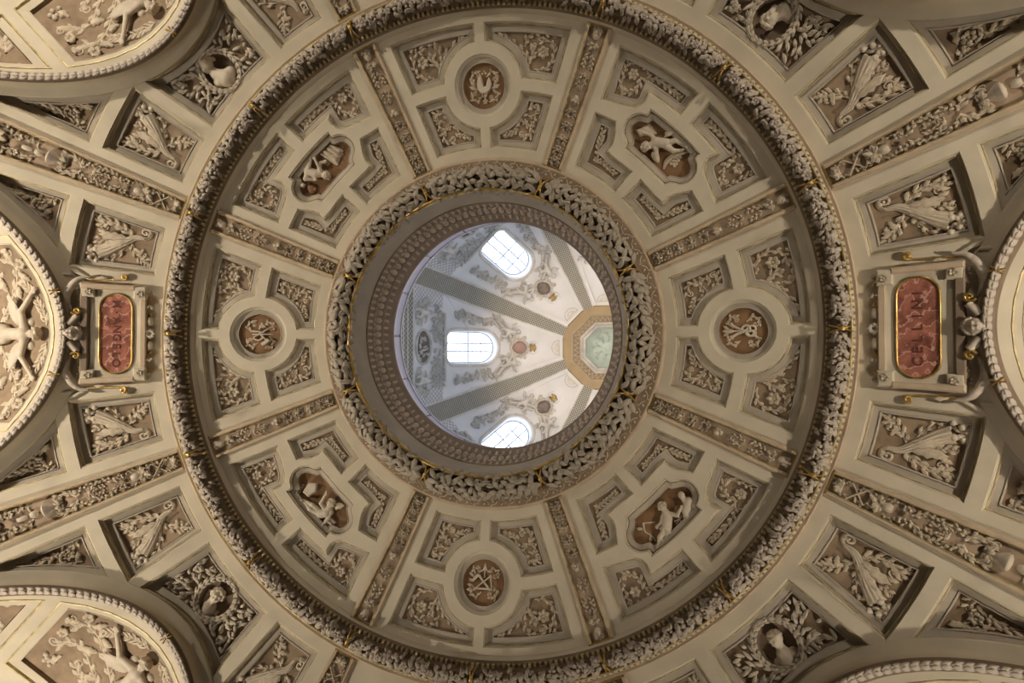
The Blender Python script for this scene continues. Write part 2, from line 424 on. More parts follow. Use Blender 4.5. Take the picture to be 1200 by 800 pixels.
# ------------------------------------------------------------------ one continuous body: smooth union of tapered limbs, skinned by surface nets
def capsules_to_mesh(mb, caps, cell, k=0.02, cut=(), floor=None):
    """caps: (a, b, ra, rb); cut: (centre, r) hollows"""
    A = np.array([c[0] for c in caps], float); B = np.array([c[1] for c in caps], float)
    r = np.array([max(c[2], c[3]) for c in caps])
    lo = np.minimum(A, B).min(0) - r.max() - 3 * cell; hi = np.maximum(A, B).max(0) + r.max() + 3 * cell
    if floor is not None: lo[2] = floor
    n = np.ceil((hi - lo) / cell).astype(int) + 1
    gx, gy, gz = [lo[i] + cell * np.arange(n[i]) for i in range(3)]
    X = np.stack(np.meshgrid(gx, gy, gz, indexing='ij'), -1).astype(np.float32)
    f = np.full(X.shape[:3], 9.0, np.float32)
    for a, b, ra, rb in caps:
        a = np.array(a, np.float32); b = np.array(b, np.float32); d = b - a; l2 = float(d @ d)
        q = X - a
        t = np.clip((q @ d) / l2, 0, 1) if l2 > 1e-10 else np.zeros(X.shape[:3], np.float32)
        dist = np.sqrt(((q - t[..., None] * d) ** 2).sum(-1)) - (ra + (rb - ra) * t)
        h = np.clip(0.5 + 0.5 * (dist - f) / k, 0, 1)
        f = dist + (f - dist) * h - k * h * (1 - h)
    for c, rr in cut:
        dist = rr - np.sqrt(((X - np.array(c, np.float32)) ** 2).sum(-1))
        h = np.clip(0.5 + 0.5 * (f - dist) / (k * 0.4), 0, 1)
        f = dist + (f - dist) * h + k * 0.4 * h * (1 - h)
    s = f < 0
    corners = [(i, j, l) for i in (0, 1) for j in (0, 1) for l in (0, 1)]
    sl = lambda A_, o: A_[o[0]:A_.shape[0] - 1 + o[0], o[1]:A_.shape[1] - 1 + o[1], o[2]:A_.shape[2] - 1 + o[2]]
    cnt = sum(sl(s, o).astype(np.int8) for o in corners)
    mix = (cnt > 0) & (cnt < 8)
    idx = np.full(mix.shape, -1, np.int64); ijk = np.argwhere(mix); idx[mix] = np.arange(len(ijk))
    acc = np.zeros((len(ijk), 3)); num = np.zeros(len(ijk))
    for o in corners:
        for ax in range(3):
            if o[ax]: continue
            o2 = list(o); o2[ax] = 1
            f0 = f[ijk[:, 0] + o[0], ijk[:, 1] + o[1], ijk[:, 2] + o[2]]; f1 = f[ijk[:, 0] + o2[0], ijk[:, 1] + o2[1], ijk[:, 2] + o2[2]]
            c = (f0 < 0) != (f1 < 0)
            t = np.where(c, f0 / np.where(c, f0 - f1, 1), 0)
            p = np.tile(np.array(o, float), (len(ijk), 1)); p[:, ax] = t
            acc[c] += p[c]; num[c] += 1
    V = lo + cell * (ijk + acc / np.maximum(num, 1)[:, None])
    F = []
    for ax in range(3):
        u, v = (ax + 1) % 3, (ax + 2) % 3
        s0 = np.take(s, np.arange(s.shape[ax] - 1), ax); s1 = np.take(s, np.arange(1, s.shape[ax]), ax)
        e = np.argwhere(s0 != s1)
        e = e[(e[:, u] > 0) & (e[:, v] > 0) & (e[:, u] < mix.shape[u]) & (e[:, v] < mix.shape[v])]
        def at(du, dv):
            q = e.copy(); q[:, u] -= du; q[:, v] -= dv; return idx[q[:, 0], q[:, 1], q[:, 2]]
        Q = np.stack([at(1, 1), at(0, 1), at(0, 0), at(1, 0)], 1)
        ins = s[e[:, 0], e[:, 1], e[:, 2]]
        Q[~ins] = Q[~ins][:, ::-1]
        F.append(Q[(Q >= 0).all(1)])
    mb.add(V, [tuple(int(i) for i in q) for q in np.concatenate(F)])
    return mb
def head_caps(c, r, fwd, up):
    """head with brow, nose, cheeks, chin, lips, ears; returns capsules and the hollows of eyes and mouth"""
    c = np.array(c, float); f = np.array(fwd, float); f /= np.linalg.norm(f); u = np.array(up, float); u -= f * (u @ f); u /= np.linalg.norm(u)
    s = np.cross(u, f)
    q = lambda a, b, d: tuple(c + r * (a * f + b * u + d * s))
    caps = [(q(-0.12, 0.18, 0), q(0.0, 0.12, 0), 0.92 * r, 0.88 * r), (q(0.2, -0.3, 0), q(0.35, -0.75, 0), 0.58 * r, 0.28 * r),
            (q(0.86, 0.2, 0), q(1.08, -0.2, 0), 0.10 * r, 0.17 * r), (q(0.7, 0.32, -0.42), q(0.78, 0.32, 0.42), 0.16 * r, 0.16 * r),
            (q(0.62, -0.2, 0.38), q(0.62, -0.25, 0.38), 0.27 * r, 0.25 * r), (q(0.62, -0.2, -0.38), q(0.62, -0.25, -0.38), 0.27 * r, 0.25 * r),
            (q(0.78, -0.46, -0.16), q(0.78, -0.46, 0.16), 0.10 * r, 0.10 * r), (q(-0.05, 0.1, 0.9), q(-0.05, -0.18, 0.9), 0.16 * r, 0.12 * r),
            (q(-0.05, 0.1, -0.9), q(-0.05, -0.18, -0.9), 0.16 * r, 0.12 * r)]
    cut = [(q(0.92, 0.10, 0.36), 0.17 * r), (q(0.92, 0.10, -0.36), 0.17 * r)]
    return caps, cut
def hand_caps(wrist, d, r, side=(0, 0, 1)):
    """palm, four fingers of unequal length and a thumb leaving the side of the palm"""
    w = np.array(wrist, float); d = np.array(d, float); d /= np.linalg.norm(d); s = np.cross(d, np.array(side, float)); s /= np.linalg.norm(s) + 1e-9
    n = np.cross(s, d)
    pal = w + d * r * 1.7
    caps = [(tuple(w), tuple(pal), 0.62 * r, 0.72 * r)]
    for i, l in enumerate((1.25, 1.6, 1.5, 1.1)):
        b = pal + s * r * (i - 1.5) * 0.55; m = b + d * r * l * 0.6; e = m + (d * 0.8 - n * 0.6) * r * l * 0.5
        caps += [(tuple(b), tuple(m), 0.30 * r, 0.27 * r), (tuple(m), tuple(e), 0.27 * r, 0.2 * r)]
    b = w + d * r * 0.6 - s * r * 0.5; m = b + (d * 0.6 - s * 0.8) * r * 0.9
    caps += [(tuple(b), tuple(m), 0.32 * r, 0.28 * r), (tuple(m), tuple(m + d * r * 0.7), 0.28 * r, 0.2 * r)]
    return caps
def wing(mb, root, ang, L, h0, n=7, spread=1.1, Wd=0.05, sgn=1):
    for i in range(n):
        t = i / (n - 1)
        a = ang + sgn * spread * (t - 0.2)
        leaf(mb, (root[0] + 0.12 * L * math.cos(a), root[1] + 0.12 * L * math.sin(a)), a, L * (1 - 0.45 * t), Wd, h0 + 0.012 * (n - i), 0.02, -sgn * 0.35, False, 6)
    dome(mb, root, L * 0.2, h0, 0.7, 8, 3)
    return mb
def hair(mb, c, r, fwd, up, n=22, rng=random):
    c = np.array(c, float); f = np.array(fwd, float); f /= np.linalg.norm(f); u = np.array(up, float); u -= f * (u @ f); u /= np.linalg.norm(u); s = np.cross(u, f)
    caps = []
    for i in range(n):
        z = 1 - (i + 0.5) / n * 1.15; a = i * 2.399
        q = math.sqrt(max(0, 1 - z * z)); d = u * z + f * q * math.cos(a) + s * q * math.sin(a)
        if d @ f > 0.45 and d @ u < 0.75: continue
        p = c + r * d * 1.02 + u * r * 0.1
        caps.append((tuple(p), tuple(p + d * r * 0.05), 0.30 * r, 0.26 * r))
    capsules_to_mesh(mb, caps, r * 0.2, 0.12 * r)
    return mb
# ================================================================== the large structure
def structure(name, mb, chart, mat, deg=0.0, parent=None, smooth=True, label=None):
    me = mesh_of(name, mb, chart, mat, (0, 0, 0), smooth)
    o = bpy.data.objects.new(name, me); COL.objects.link(o); o.rotation_euler = (0, 0, rad(deg))
    if parent: o.parent = parent
    else: o['kind'] = 'structure'
    if label: o['label'] = label
    return o
def again(o, deg):
    c = o.copy(); COL.objects.link(c); c.rotation_euler = (0, 0, rad(deg)); return c
def root(name, label=None):
    e = bpy.data.objects.new(name, None); COL.objects.link(e); e['kind'] = 'structure'
    if label: e['label'] = label
    return e
# outlines of the coffers, in the plan of a sector (x outwards, y across)
CI = arc(2.69, -1.3, -16.1, 5) + arc(3.48, -17.1, -9.1, 4) + arc(.565, -101, -173.4, 8, (3.54, 0))[1:]
CO = arc(4.35, -17.75, -0.9, 8) + arc(.565, -6.6, -85.9, 8, (3.54, 0)) + arc(3.625, -8.85, -17.1, 4)[1:]
DO = arc(4.325, -18.05, -1.1, 8) + [(3.97, -.075)] + arc(3.965, -3, -8.7, 3) + [(3.82, -.565), (3.74, -.575), (3.66, -.63), (3.60, -.74), (3.45, -1.075)]
DI = arc(2.69, -1.3, -16.2, 5) + [(3.30, -1.03), (3.40, -.71), (3.31, -.635), (3.22, -.565), (3.13, -.525), (3.04, -.525)] + arc(3.065, -7.5, -1.3, 3)
CM = arc(.42, 0, 345, 24, (3.54, 0))
DM = arc(3.83, -6.5, 6.5, 7) + [(3.80, .465), (3.725, .455)] + arc(.22, 15, 165, 9, (3.505, .40)) + [(3.27, .42), (3.20, .385)]
DM = DM + arc(3.21, 4, -4, 4) + mirror([(3.27, .42), (3.20, .385)][::-1]) + mirror(arc(.22, 15, 165, 9, (3.505, .40)))[::-1] + mirror([(3.80, .465), (3.725, .455)])[::-1]
RECT = arc(5.045, -9.9, -18.45, 4) + arc(6.14, -18.8, -9.35, 5)
TRI = arc(6.295, -10.75, -18.85, 4) + [(6.7, -2.29), (7.37, -2.52)] + [(5.845 + .24 * y * y, y) for y in (-2.35, -2.1, -1.85, -1.6, -1.4)]
WREATH = arc(5.05, -7.7, 7.7, 5) + [(5.85 + .24 * y * y, y) for y in np.linspace(.84, -.84, 9)]
SOFC = [(6.32 + .24 * y * y, y) for y in np.linspace(-1.43, 1.43, 11)] + [(8.16, 1.43), (8.16, .5), (8.16, -.5), (8.16, -1.43)]
SOFS = [(6.32 + .24 * y * y, y) for y in np.linspace(-2.45, -1.585, 6)] + [(8.17, -1.585), (8.17, -2.45)]
CI, CO, DO, DI, CM, DM, RECT, TRI, WREATH, SOFC, SOFS = [ccw(P) for P in (CI, CO, DO, DI, CM, DM, RECT, TRI, WREATH, SOFC, SOFS)]
mir = lambda P: ccw([(x, -y) for x, y in P])

ceiling = root('ceiling', 'cream coffered stucco vault around the round opening')
sec = np.array(arc(2.50, -22.5, 22.5, 10) + arc(4.50, 22.5, -22.5, 16))
m = sheet(MB(), sec, [CI, CO, mir(CI), mir(CO), CM], 0.22, 0, True); vc = structure('vault_shell', m, sphere_chart, CREAM, 0, ceiling)
m = sheet(MB(), sec, [DI, DO, mir(DI), mir(DO), DM], 0.22, 0, True); vd = structure('vault_shell', m, sphere_chart, CREAM, 45, ceiling)
for k in (1, 2, 3): again(vc, 90 * k); again(vd, 45 + 90 * k)
yy = np.linspace(2.98, -2.98, 27)
octo = np.array(arc(4.80, -22.5, 22.5, 10) + [(8.31, 3.44)] + [(arch_x(y) + .03, y) for y in yy] + [(8.31, -3.44)])
base_h = [RECT, mir(RECT), TRI, mir(TRI)]
m = sheet(MB(), octo, base_h + [WREATH], 0.3, 0, True); od = structure('pendentive_shell', m, sphere_chart, CREAM, 45, ceiling)
m = sheet(MB(), octo, base_h, 0.3, 0, True); oc = structure('pendentive_shell', m, sphere_chart, CREAM, 0, ceiling)
m = sheet(MB(), octo, [], 0.3, 0, True); on = structure('pendentive_shell', m, sphere_chart, CREAM, 90, ceiling); again(on, 270)
again(oc, 180)
for a_ in (135, 225, 315): again(od, a_)
so = np.array([(arch_x(y) + .04, y) for y in yy[::-1]] + [(12.0, 2.98), (12.0, -2.98)])
m = sheet(MB(), so, [SOFC, SOFS, mir(SOFS)], 0.4); sf = structure('arch_soffit', m, barrel_chart, CREAM, 0, ceiling)
for a_ in (45, 135, 180, 225, 315): again(sf, a_)
m = sheet(MB(), so, [], 0.4); sn = structure('arch_soffit', m, barrel_chart, CREAM, 90, ceiling); again(sn, 270)
def revolve(profile, n=160):
    """profile (R, z) swept round the axis"""
    mb = MB(); a = 2 * PI * np.arange(n) / n
    P = [np.stack([R * np.cos(a), R * np.sin(a), np.full(n, z)], 1) for R, z in profile]
    return mb.grid(np.concatenate(P), len(profile), n, False, True)
sz = lambda R: AP - RHO + math.sqrt(RHO * RHO - R * R)         # height of the vault over the eye
Z = lambda prof: [(R, H0 + h) for R, h in prof]
# floor, outer walls, piers and the floor of the hall above (all outside the view, they close the room)
def prism(P, z0, z1):
    mb = MB(); P = ccw(P); n = len(P)
    band(mb, P, [(0, z0), (0, z1)]); sheet(mb, P, [], 50, z1); return mb
structure('floor', sheet(MB(), np.array(arc(13.1, 0, 345, 24)), [], 2.5, 0.0), flat_chart, FLOORM, 0, None, False)
for i, a_ in enumerate(range(0, 360, 45)):
    structure('wall_' + ('east southeast south southwest west northwest north northeast'.split()[i]),
              prism([(12.0, -5.0), (12.3, -5.0), (12.3, 5.0), (12.0, 5.0)], 0, H0 + 11.0), flat_chart, WALLM, a_, None, False)
    structure('pier', prism([(8.75, -.5), (12.2, -1.9), (12.2, 1.9), (8.75, .5)], 0, H0 + 7.6), flat_chart, WALLM, a_ + 22.5, None, False)
    structure('hall_wall', prism([(7.0, -2.92), (7.2, -2.98), (7.2, 2.98), (7.0, 2.92)], H0 + 11.1, H0 + 22.55), flat_chart, PLASTER, a_, None, False)
m = MB(); sheet(m, np.array(arc(13.3, 0, 345, 24)), [arc(1.86, 0, 350, 36)], 1.5, H0 + 11.12)
structure('hall_floor', m, flat_chart, WALLM, 0, None, False)
# ---- outer ring: mouldings that carry the fruit garland
t1 = root('trim_1', 'gilded moulded ring carrying the fruit garland')
drop = lambda prof: [(R, H0 + sz(R) - d) for R, d in prof]
structure('ring_bed', revolve(drop([(4.44, 0.0), (4.455, .05), (4.48, .06)])), flat_chart, CREAM, 0, t1)
structure('ring_bed', revolve(drop([(4.48, .06), (4.50, .085), (4.56, .10), (4.575, .14), (4.60, .15), (4.73, .13), (4.745, .12)])), flat_chart, UMBER, 0, t1)
structure('gilt_fillet', revolve(drop([(4.745, .12), (4.75, .155), (4.762, .165), (4.778, .155), (4.782, .11)])), flat_chart, OLDGOLD, 0, t1)
structure('bead_bed', revolve(drop([(4.782, .10), (4.79, .07), (4.84, .06), (4.848, .075), (4.86, .075), (4.868, .04), (4.885, 0.0)])), flat_chart, ROSEGOLD, 0, t1)
m = MB()
for i in range(390):
    a = 2 * PI * i / 390; c, s_ = math.cos(a), math.sin(a); z = H0 + sz(4.53) - .085
    V = []
    for dr, dt, dz in ((-.03, -.022, 0), (.03, -.022, 0), (.03, .022, 0), (-.03, .022, 0), (-.022, -.014, -.04), (.022, -.014, -.04), (.022, .014, -.04), (-.022, .014, -.04)):
        V.append(((4.53 + dr) * c - dt * s_, (4.53 + dr) * s_ + dt * c, z + dz))
    m.add(V, [(0, 4, 5, 1), (1, 5, 6, 2), (2, 6, 7, 3), (3, 7, 4, 0), (4, 7, 6, 5)])
structure('dentils', m, flat_chart, OLDGOLD, 0, t1, False)['kind'] = 'stuff'
m = MB()
for i in range(400):
    a = 2 * PI * i / 400; R = 4.814
    dome(m, (R * math.cos(a), R * math.sin(a)), .031, .062, 1.15, 8, 3, 1.0, a)
structure('egg_beads', m, sphere_chart, WHITE, 0, t1)['kind'] = 'stuff'
m = MB()
for i in range(400):
    a = 2 * PI * (i + .5) / 400; c, s_ = math.cos(a), math.sin(a)
    bar(m, (4.785 * c, 4.785 * s_), (4.843 * c, 4.843 * s_), .014, .03, .066)
structure('egg_darts', m, sphere_chart, DIMGOLD, 0, t1)['kind'] = 'stuff'
# ---- inner ring
t2 = root('trim_2', 'gilded moulded ring around the round opening')
structure('frieze_bed', revolve(Z([(2.56, sz(2.56)), (2.545, 10.185), (2.52, 10.165), (2.505, 10.175)])), flat_chart, ROSEGOLD, 0, t2)
structure('frieze_bed', revolve(Z([(2.505, 10.175), (2.38, 10.175)])), flat_chart, TAUPE, 0, t2)
structure('ring_bed', revolve(Z([(2.38, 10.175), (2.375, 10.13), (2.35, 10.11)])), flat_chart, UMBER, 0, t2)
structure('gilt_fillet', revolve(Z([(2.35, 10.11), (2.34, 10.05), (2.325, 10.045), (2.315, 10.10)])), flat_chart, DIMGOLD, 0, t2)
structure('ring_bed', revolve(Z([(2.315, 10.10), (2.07, 10.14)])), flat_chart, UMBER, 0, t2)
structure('gilt_fillet', revolve(Z([(2.075, 10.12), (2.075, 10.0), (2.06, 9.97), (2.04, 9.975), (2.028, 10.05)])), flat_chart, GOLD, 0, t2)
structure('plain_cove', revolve(Z([(2.028, 10.05), (2.02, 10.12), (1.995, 10.22), (1.965, 10.32), (1.95, 10.40)])), flat_chart, COVE, 0, t2)
structure('carved_bed', revolve(Z([(1.95, 10.40), (1.935, 10.395), (1.93, 10.43), (1.915, 10.55), (1.905, 10.555), (1.90, 10.60), (1.87, 10.78), (1.86, 10.78), (1.85, 10.83)])), flat_chart, UMBER, 0, t2)
structure('oculus_lip', revolve(Z([(1.85, 10.83), (1.825, 10.90), (1.80, 10.93), (1.795, 10.98), (1.77, 11.0), (1.765, 11.06), (1.78, 11.12), (1.90, 11.12)])), flat_chart, UMBER, 0, t2)
m = MB()
for i in range(120):
    a = 2 * PI * i / 120; da = 2 * PI / 120; R = 2.443
    p = lambda r_, t: (r_ * math.cos(t), r_ * math.sin(t))
    sd = 1 if i % 2 else -1
    S = spline([p(R - .03 * sd, a - da * .45), p(R + .02 * sd, a - da * .1), p(R + .03 * sd, a + da * .3)], 7)
    S = np.vstack([S, curl(S[-1] - S[-2], S[-1], .018, .9, -sd, 6)[1:]])
    tube(m, S, .009, .006, 0, 1.1, 4)
    leaf(m, p(R, a), a + PI / 2 + sd * .9, .05, .016, 0, .012, 0, False, 4)
V = m.verts(); V[:, 2] = H0 + 10.175 - V[:, 2]; m.v = [V]
structure('running_scroll', m, flat_chart, RELIEF, 0, t2)['kind'] = 'stuff'
def wall_chart(p):       # a, z over the eye, h into the opening
    R = np.interp(p[:, 1], [10.40, 10.55, 10.60, 10.78, 10.83, 11.0], [1.945, 1.915, 1.90, 1.87, 1.85, 1.77]) - p[:, 2]
    return np.stack([R * np.cos(p[:, 0]), R * np.sin(p[:, 0]), H0 + p[:, 1]], 1)
def wall_row(n, z, w, hh, kind):
    m = MB()
    for i in range(n):
        a = 2 * PI * i / n
        if kind == 'egg':
            q = MB(); dome(q, (0, 0), 1.0, 0, 1.0, 7, 3); v = q.verts(); v = np.stack([a + v[:, 0] * w / 1.9, z + v[:, 1] * hh, v[:, 2] * w * .8], 1); m.add(v, q.f)
        else:
            q = MB(); leaf(q, (0, -1), PI / 2, 2, .62, 0, .5, 0, True, 5); v = q.verts(); v = np.stack([a + v[:, 0] * w / 1.9, z + v[:, 1] * hh, v[:, 2] * .035], 1); m.add(v, q.f)
    return m
structure('leaf_row', wall_row(120, 10.475, .050, .068, 'leaf'), wall_chart, ROWST, 0, t2)['kind'] = 'stuff'
structure('egg_row', wall_row(104, 10.685, .050, .085, 'egg'), wall_chart, ROWST, 0, t2)['kind'] = 'stuff'
structure('tongue_row', wall_row(104, 10.87, .05, .045, 'leaf'), wall_chart, ROWST, 0, t2)['kind'] = 'stuff'
structure('bead_row', wall_row(150, 10.575, .03, .018, 'egg'), wall_chart, ROWST, 0, t2)['kind'] = 'stuff'
# ---- archivolts: a cove and a roll of bound laurel round each of the eight arches
def arch_curve(n, ym=2.9):
    y = np.linspace(-ym, ym, n); x = arch_x(y)
    d = np.stack([.48 * y, np.ones(n)], 1); d /= np.linalg.norm(d, axis=1)[:, None]
    return np.stack([x, y], 1), np.stack([d[:, 1], -d[:, 0]], 1), d       # points, outward normals, tangents
def arch_sweep(mb, prof, n=61):
    P, N, T = arch_curve(n)
    pts = [np.column_stack([P + N * t, np.full(n, h)]) for t, h in prof]
    return mb.grid(np.concatenate(pts), len(prof), n)
bun = MB()
for i in range(3):
    leaf(bun, (-.055, (i - 1) * .034), (1 - i) * .12, .125, .026, .012 * (i == 1), .03, 0, False, 5, .012)
bun_me = mesh_of('laurel_bundle', bun, flat_chart, STONE)
def make_archivolt(deg, idx, full):
    t = root('trim_%d' % idx, None)
    t.rotation_euler = (0, 0, rad(deg))
    def part(nm, prof, mat):
        o = structure(nm, arch_sweep(MB(), prof), sphere_chart, mat, 0, t); return o
    part('fillet', [(-.20, 0), (-.195, .022), (-.175, .022)], CREAM)
    part('cove', [(-.175, .022), (-.165, .026), (-.11, .03), (-.065, .05), (-.035, .10), (-.022, .165)], CREAM)
    part('roll_bed', [(-.022, .165), (0, .185), (.03, .195), (.07, .18), (.10, .12), (.12, .0), (.12, -.05)], UMBER)
    if not full: return
    P, N, T = arch_curve(600)
    L_ = np.concatenate([[0], np.cumsum(np.linalg.norm(np.diff(P, axis=0), axis=1))])
    for s_ in np.arange(.05, L_[-1], .098):
        y = np.interp(s_, L_, P[:, 1])
        if abs(y) > 2.6: continue
        i = int(np.searchsorted(P[:, 1], y)); i = min(max(i, 1), len(P) - 2)
        p2 = P[i] + N[i] * .045
        q = sphere_chart(np.array([[*p2, .178], [*(p2 + T[i] * .05), .178], [*(p2 + N[i] * .05), .145]]))
        ax = Vector(q[1] - q[0]).normalized(); ay = Vector(q[2] - q[0]); az = ax.cross(ay).normalized()
        if az.z > 0: az = -az
        if y > 0: ax = -ax                      # the bundles run up to the crown from both sides
        ay = az.cross(ax)
        o = bpy.data.objects.new('laurel_bundle', bun_me); COL.objects.link(o); o.parent = t
        o.matrix_basis = Matrix.Translation(Vector(q[0])) @ Matrix((ax, ay, az)).transposed().to_4x4()
    for y in ((-.62, .62) if deg % 90 == 0 else (0.0,)):
        m = MB(); i = int(np.argmin(abs(P[:, 1] - y)))
        for d_ in (-.03, .03):
            a0, a1 = P[i] + T[i] * d_ - N[i] * .02, P[i] - T[i] * d_ + N[i] * .11
            tube(m, spline([a0, (a0 + a1) / 2, a1], 6), .012, .012, .215, 1.2)
        structure('gilt_ribbon', m, sphere_chart, GOLD, 0, t)
for i, a_ in enumerate(range(0, 360, 45)): make_archivolt(a_, 3 + i, a_ not in (90, 270))
# ================================================================== the upper cupola
cup = root('ceiling.001', 'plastered octagonal cupola seen through the round opening')
T8 = math.tan(PI / 8)
s_end = float(_ss[-1])
WIN = (cup_s(28.36), cup_s(26.64), .64)                    # top, foot, half width of a window
def win_outline(grow=0.0, n=9):
    s0, s1, w = WIN; s0 -= grow; s1 += grow; w += grow
    r = .34 + grow; P = []
    for cx_, cy_, a0 in ((s1 - r, w - r, 0), (s0 + w, 0, 90), (s1 - r, -(w - r), 270)):
        if a0 == 90:
            P += [(s0 + w - w * math.sin(q), w * math.cos(q)) for q in np.linspace(0, PI, 13)]
        else:
            P += arc(r, a0, a0 + 90, 5, (cx_, cy_))
    return ccw(P)
bay = np.array([(s, -(cup_a(s) + .02) * T8) for s in np.linspace(0, s_end, 16)] + [(s, (cup_a(s) + .02) * T8) for s in np.linspace(s_end, 0, 16)])
m = sheet(MB(), bay, [win_outline()], .6); cb = structure('cupola_bay', m, cup_chart, PLASTER, 0, cup)
for k in range(1, 8): again(cb, 45 * k)
# windows: reveal, frame, panes and leading
def make_window(deg, idx):
    w = root('window_%d' % idx, None); w.rotation_euler = (0, 0, rad(deg))
    O = win_outline(); D = -.42
    structure('reveal', band(MB(), O, [(0, 0), (.02, -.02), (.03, D)]), cup_chart, PLASTER, 0, w)
    structure('frame', band(MB(), O, [(.03, D), (.03, D + .05), (.07, D + .05), (.07, D)]), cup_chart, LEADING, 0, w, False)
    s0, s1, hw = WIN; O2 = inset(O, .05)
    structure('pane', sheet(MB(), O2, [], .5, D + .01), cup_chart, PANE, 0, w)
    def muntin(p, q):
        P = np.linspace(0, 1, 24)[:, None] * (np.array(q) - np.array(p)) + np.array(p); P = P[in_poly(P, O2)]
        mm = MB(); tube(mm, P, .028, .028, D + .012, 1, 4); structure('muntin', mm, cup_chart, LEADING, 0, w)
    for v in (-hw * .25, hw * .25): muntin((s0, v), (s1, v))
    for f_ in (.13, .53, .76): muntin((s1 + (s0 - s1) * f_, -hw), (s1 + (s0 - s1) * f_, hw))
    # light of the open sky enters here
    l = bpy.data.lights.new('window_portal', 'AREA'); l.shape = 'RECTANGLE'; l.size = 1.4; l.size_y = s1 - s0 + .1; l.cycles.is_portal = True
    lo = bpy.data.objects.new('window_portal', l); COL.objects.link(lo)
    sm = (s0 + s1) / 2; c = cup_chart(np.array([[sm, 0, D - .03], [sm, 0, 0], [sm + .1, 0, D - .03]]))
    az = Vector(c[0] - c[1]).normalized(); ay = Vector(c[2] - c[0]).normalized(); ax = ay.cross(az)
    M = Matrix((ax, ay, az)).transposed().to_4x4(); M.translation = Vector(c[0])
    lo.matrix_world = Matrix.Rotation(rad(deg), 4, 'Z') @ M
for i, a_ in enumerate(range(0, 360, 45)): make_window(a_, i + 1)
# lantern
la = root('lantern', 'octagonal lantern crown with ochre zigzag frieze and mint vault')
def octring(mb, prof):
    pts = []
    for A, h in prof:
        pts.append(np.array([(A / math.cos(PI / 8) * math.cos(rad(22.5 + 45 * k)), A / math.cos(PI / 8) * math.sin(rad(22.5 + 45 * k)), H0 + h) for k in range(8)]))
    return mb.grid(np.concatenate(pts), len(prof), 8, False, True)
structure('ochre_band', octring(MB(), [(1.72, 29.54), (1.66, 29.46), (1.34, 29.50)]), flat_chart, OCHRE, 0, la, False)
structure('pale_fillet', octring(MB(), [(1.34, 29.50), (1.32, 29.46), (1.30, 29.50), (1.30, 29.56)]), flat_chart, WHITE, 0, la, False)
structure('zigzag_frieze', octring(MB(), [(1.30, 29.56), (1.08, 29.85)]), flat_chart, OCHRE, 0, la, False)
structure('pale_fillet', octring(MB(), [(1.08, 29.85), (1.06, 29.82), (1.03, 29.9)]), flat_chart, WHITE, 0, la, False)
structure('dentil_cornice', octring(MB(), [(1.03, 29.9), (.96, 29.95), (.94, 30.05), (.84, 30.1), (.84, 30.3)]), flat_chart, PLREL, 0, la, False)
m = MB()
mint = [(.84 * math.cos(b) + .0, 30.3 + .5 * math.sin(b)) for b in np.linspace(0, PI / 2, 7)]
structure('mint_vault', octring(m, [(max(R, .01), h) for R, h in mint]), flat_chart, MINT, 0, la, False)
def frieze_chart(p):    # u along the side, w up the frieze 0..1, h
    A = 1.30 - .22 * p[:, 1] - p[:, 2] * .8; return np.stack([A, p[:, 0] * A / 1.30, H0 + 29.56 + .29 * p[:, 1] - p[:, 2] * .6], 1)
m = MB()
for i in range(5):
    u0 = -.54 + .216 * i
    for q in (((u0, .12), (u0 + .108, .9)), ((u0 + .108, .9), (u0 + .216, .12))): bar(m, q[0], q[1], .035, .03, .0)
zz = structure('zigzag', m, frieze_chart, WHITE, 0, la, False); zz['kind'] = 'stuff'
for k in range(1, 8): again(zz, 45 * k)
m = MB()
for i in range(8):
    a = rad(45 * i); p = lambda r_, t: (r_ * math.cos(t), r_ * math.sin(t))
    sprig(m, [p(.25, a), p(.45, a + .25), p(.6, a)], .014, 0, 4, .12, .05, 1, 1)
def mint_chart(p):
    r = np.hypot(p[:, 0], p[:, 1]); z = 30.3 + .5 * np.sqrt(np.maximum(0, 1 - (r / .86) ** 2)); return np.stack([p[:, 0], p[:, 1], H0 + z - .04 - p[:, 2]], 1)
structure('mint_tendrils', m, mint_chart, MINT, 0, la)
# ================================================================== things: coffers, medallions, ribs, garlands
NM = {0: 'tongs medallion', 45: 'standing putto', 90: 'set square medallion', 135: 'seated putto', 180: 'mallet medallion',
      225: 'crouching putto', 270: 'palette medallion', 315: 'reclining putto'}
CARD, DIAG = (0, 90, 180, 270), (45, 135, 225, 315)
def coffer_parts(P, D, w=.125, lip=CREAM, border=GREY, ground=TAUPE, step=.3, gold=OLDGOLD):
    d1 = D * .66
    return [Part('moulding', band(MB(), P, [(0, 0), (.003, -.016), (.016, -.019), (.019, -.036), (.024, -.040)]), lip, False),
            Part('gilt_fillet', band(MB(), P, [(.024, -.040), (.027, -.034), (.034, -.036), (.037, -.044)]), gold, False),
            Part('border', band(MB(), P, [(.037, -.044), (.041, -d1), (w - .016, -d1 * 1.02), (w - .012, -d1 * .9), (w, -d1 * .93)]), border, False),
            Part('ground_edge', band(MB(), P, [(w, -d1 * .93), (w + .004, -D)]), border, False),
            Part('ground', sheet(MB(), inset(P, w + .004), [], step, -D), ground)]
def flip_parts(fn, *a):
    """the same carving for the other half of a sector: its plan is mirrored"""
    return fn(-1, *a)
def Y(sg, pts): return [(x, sg * -y) for x, y in pts]       # plans are written for y < 0; sg = -1 keeps, +1 mirrors
def SP(sg, pts, nm='acanthus_scroll', mat=RELIEF, h0=0.0, side=1, **kw):
    return Part(nm, sprig(MB(), Y(sg, pts), h0=h0, side=side * -sg, **kw), mat)
def RO(sg, c, r, h0, petals=6, nm='rosette', mat=RELIEF): return Part(nm, rosette(MB(), (c[0], sg * -c[1]), r, h0, petals), mat)
D1 = .115
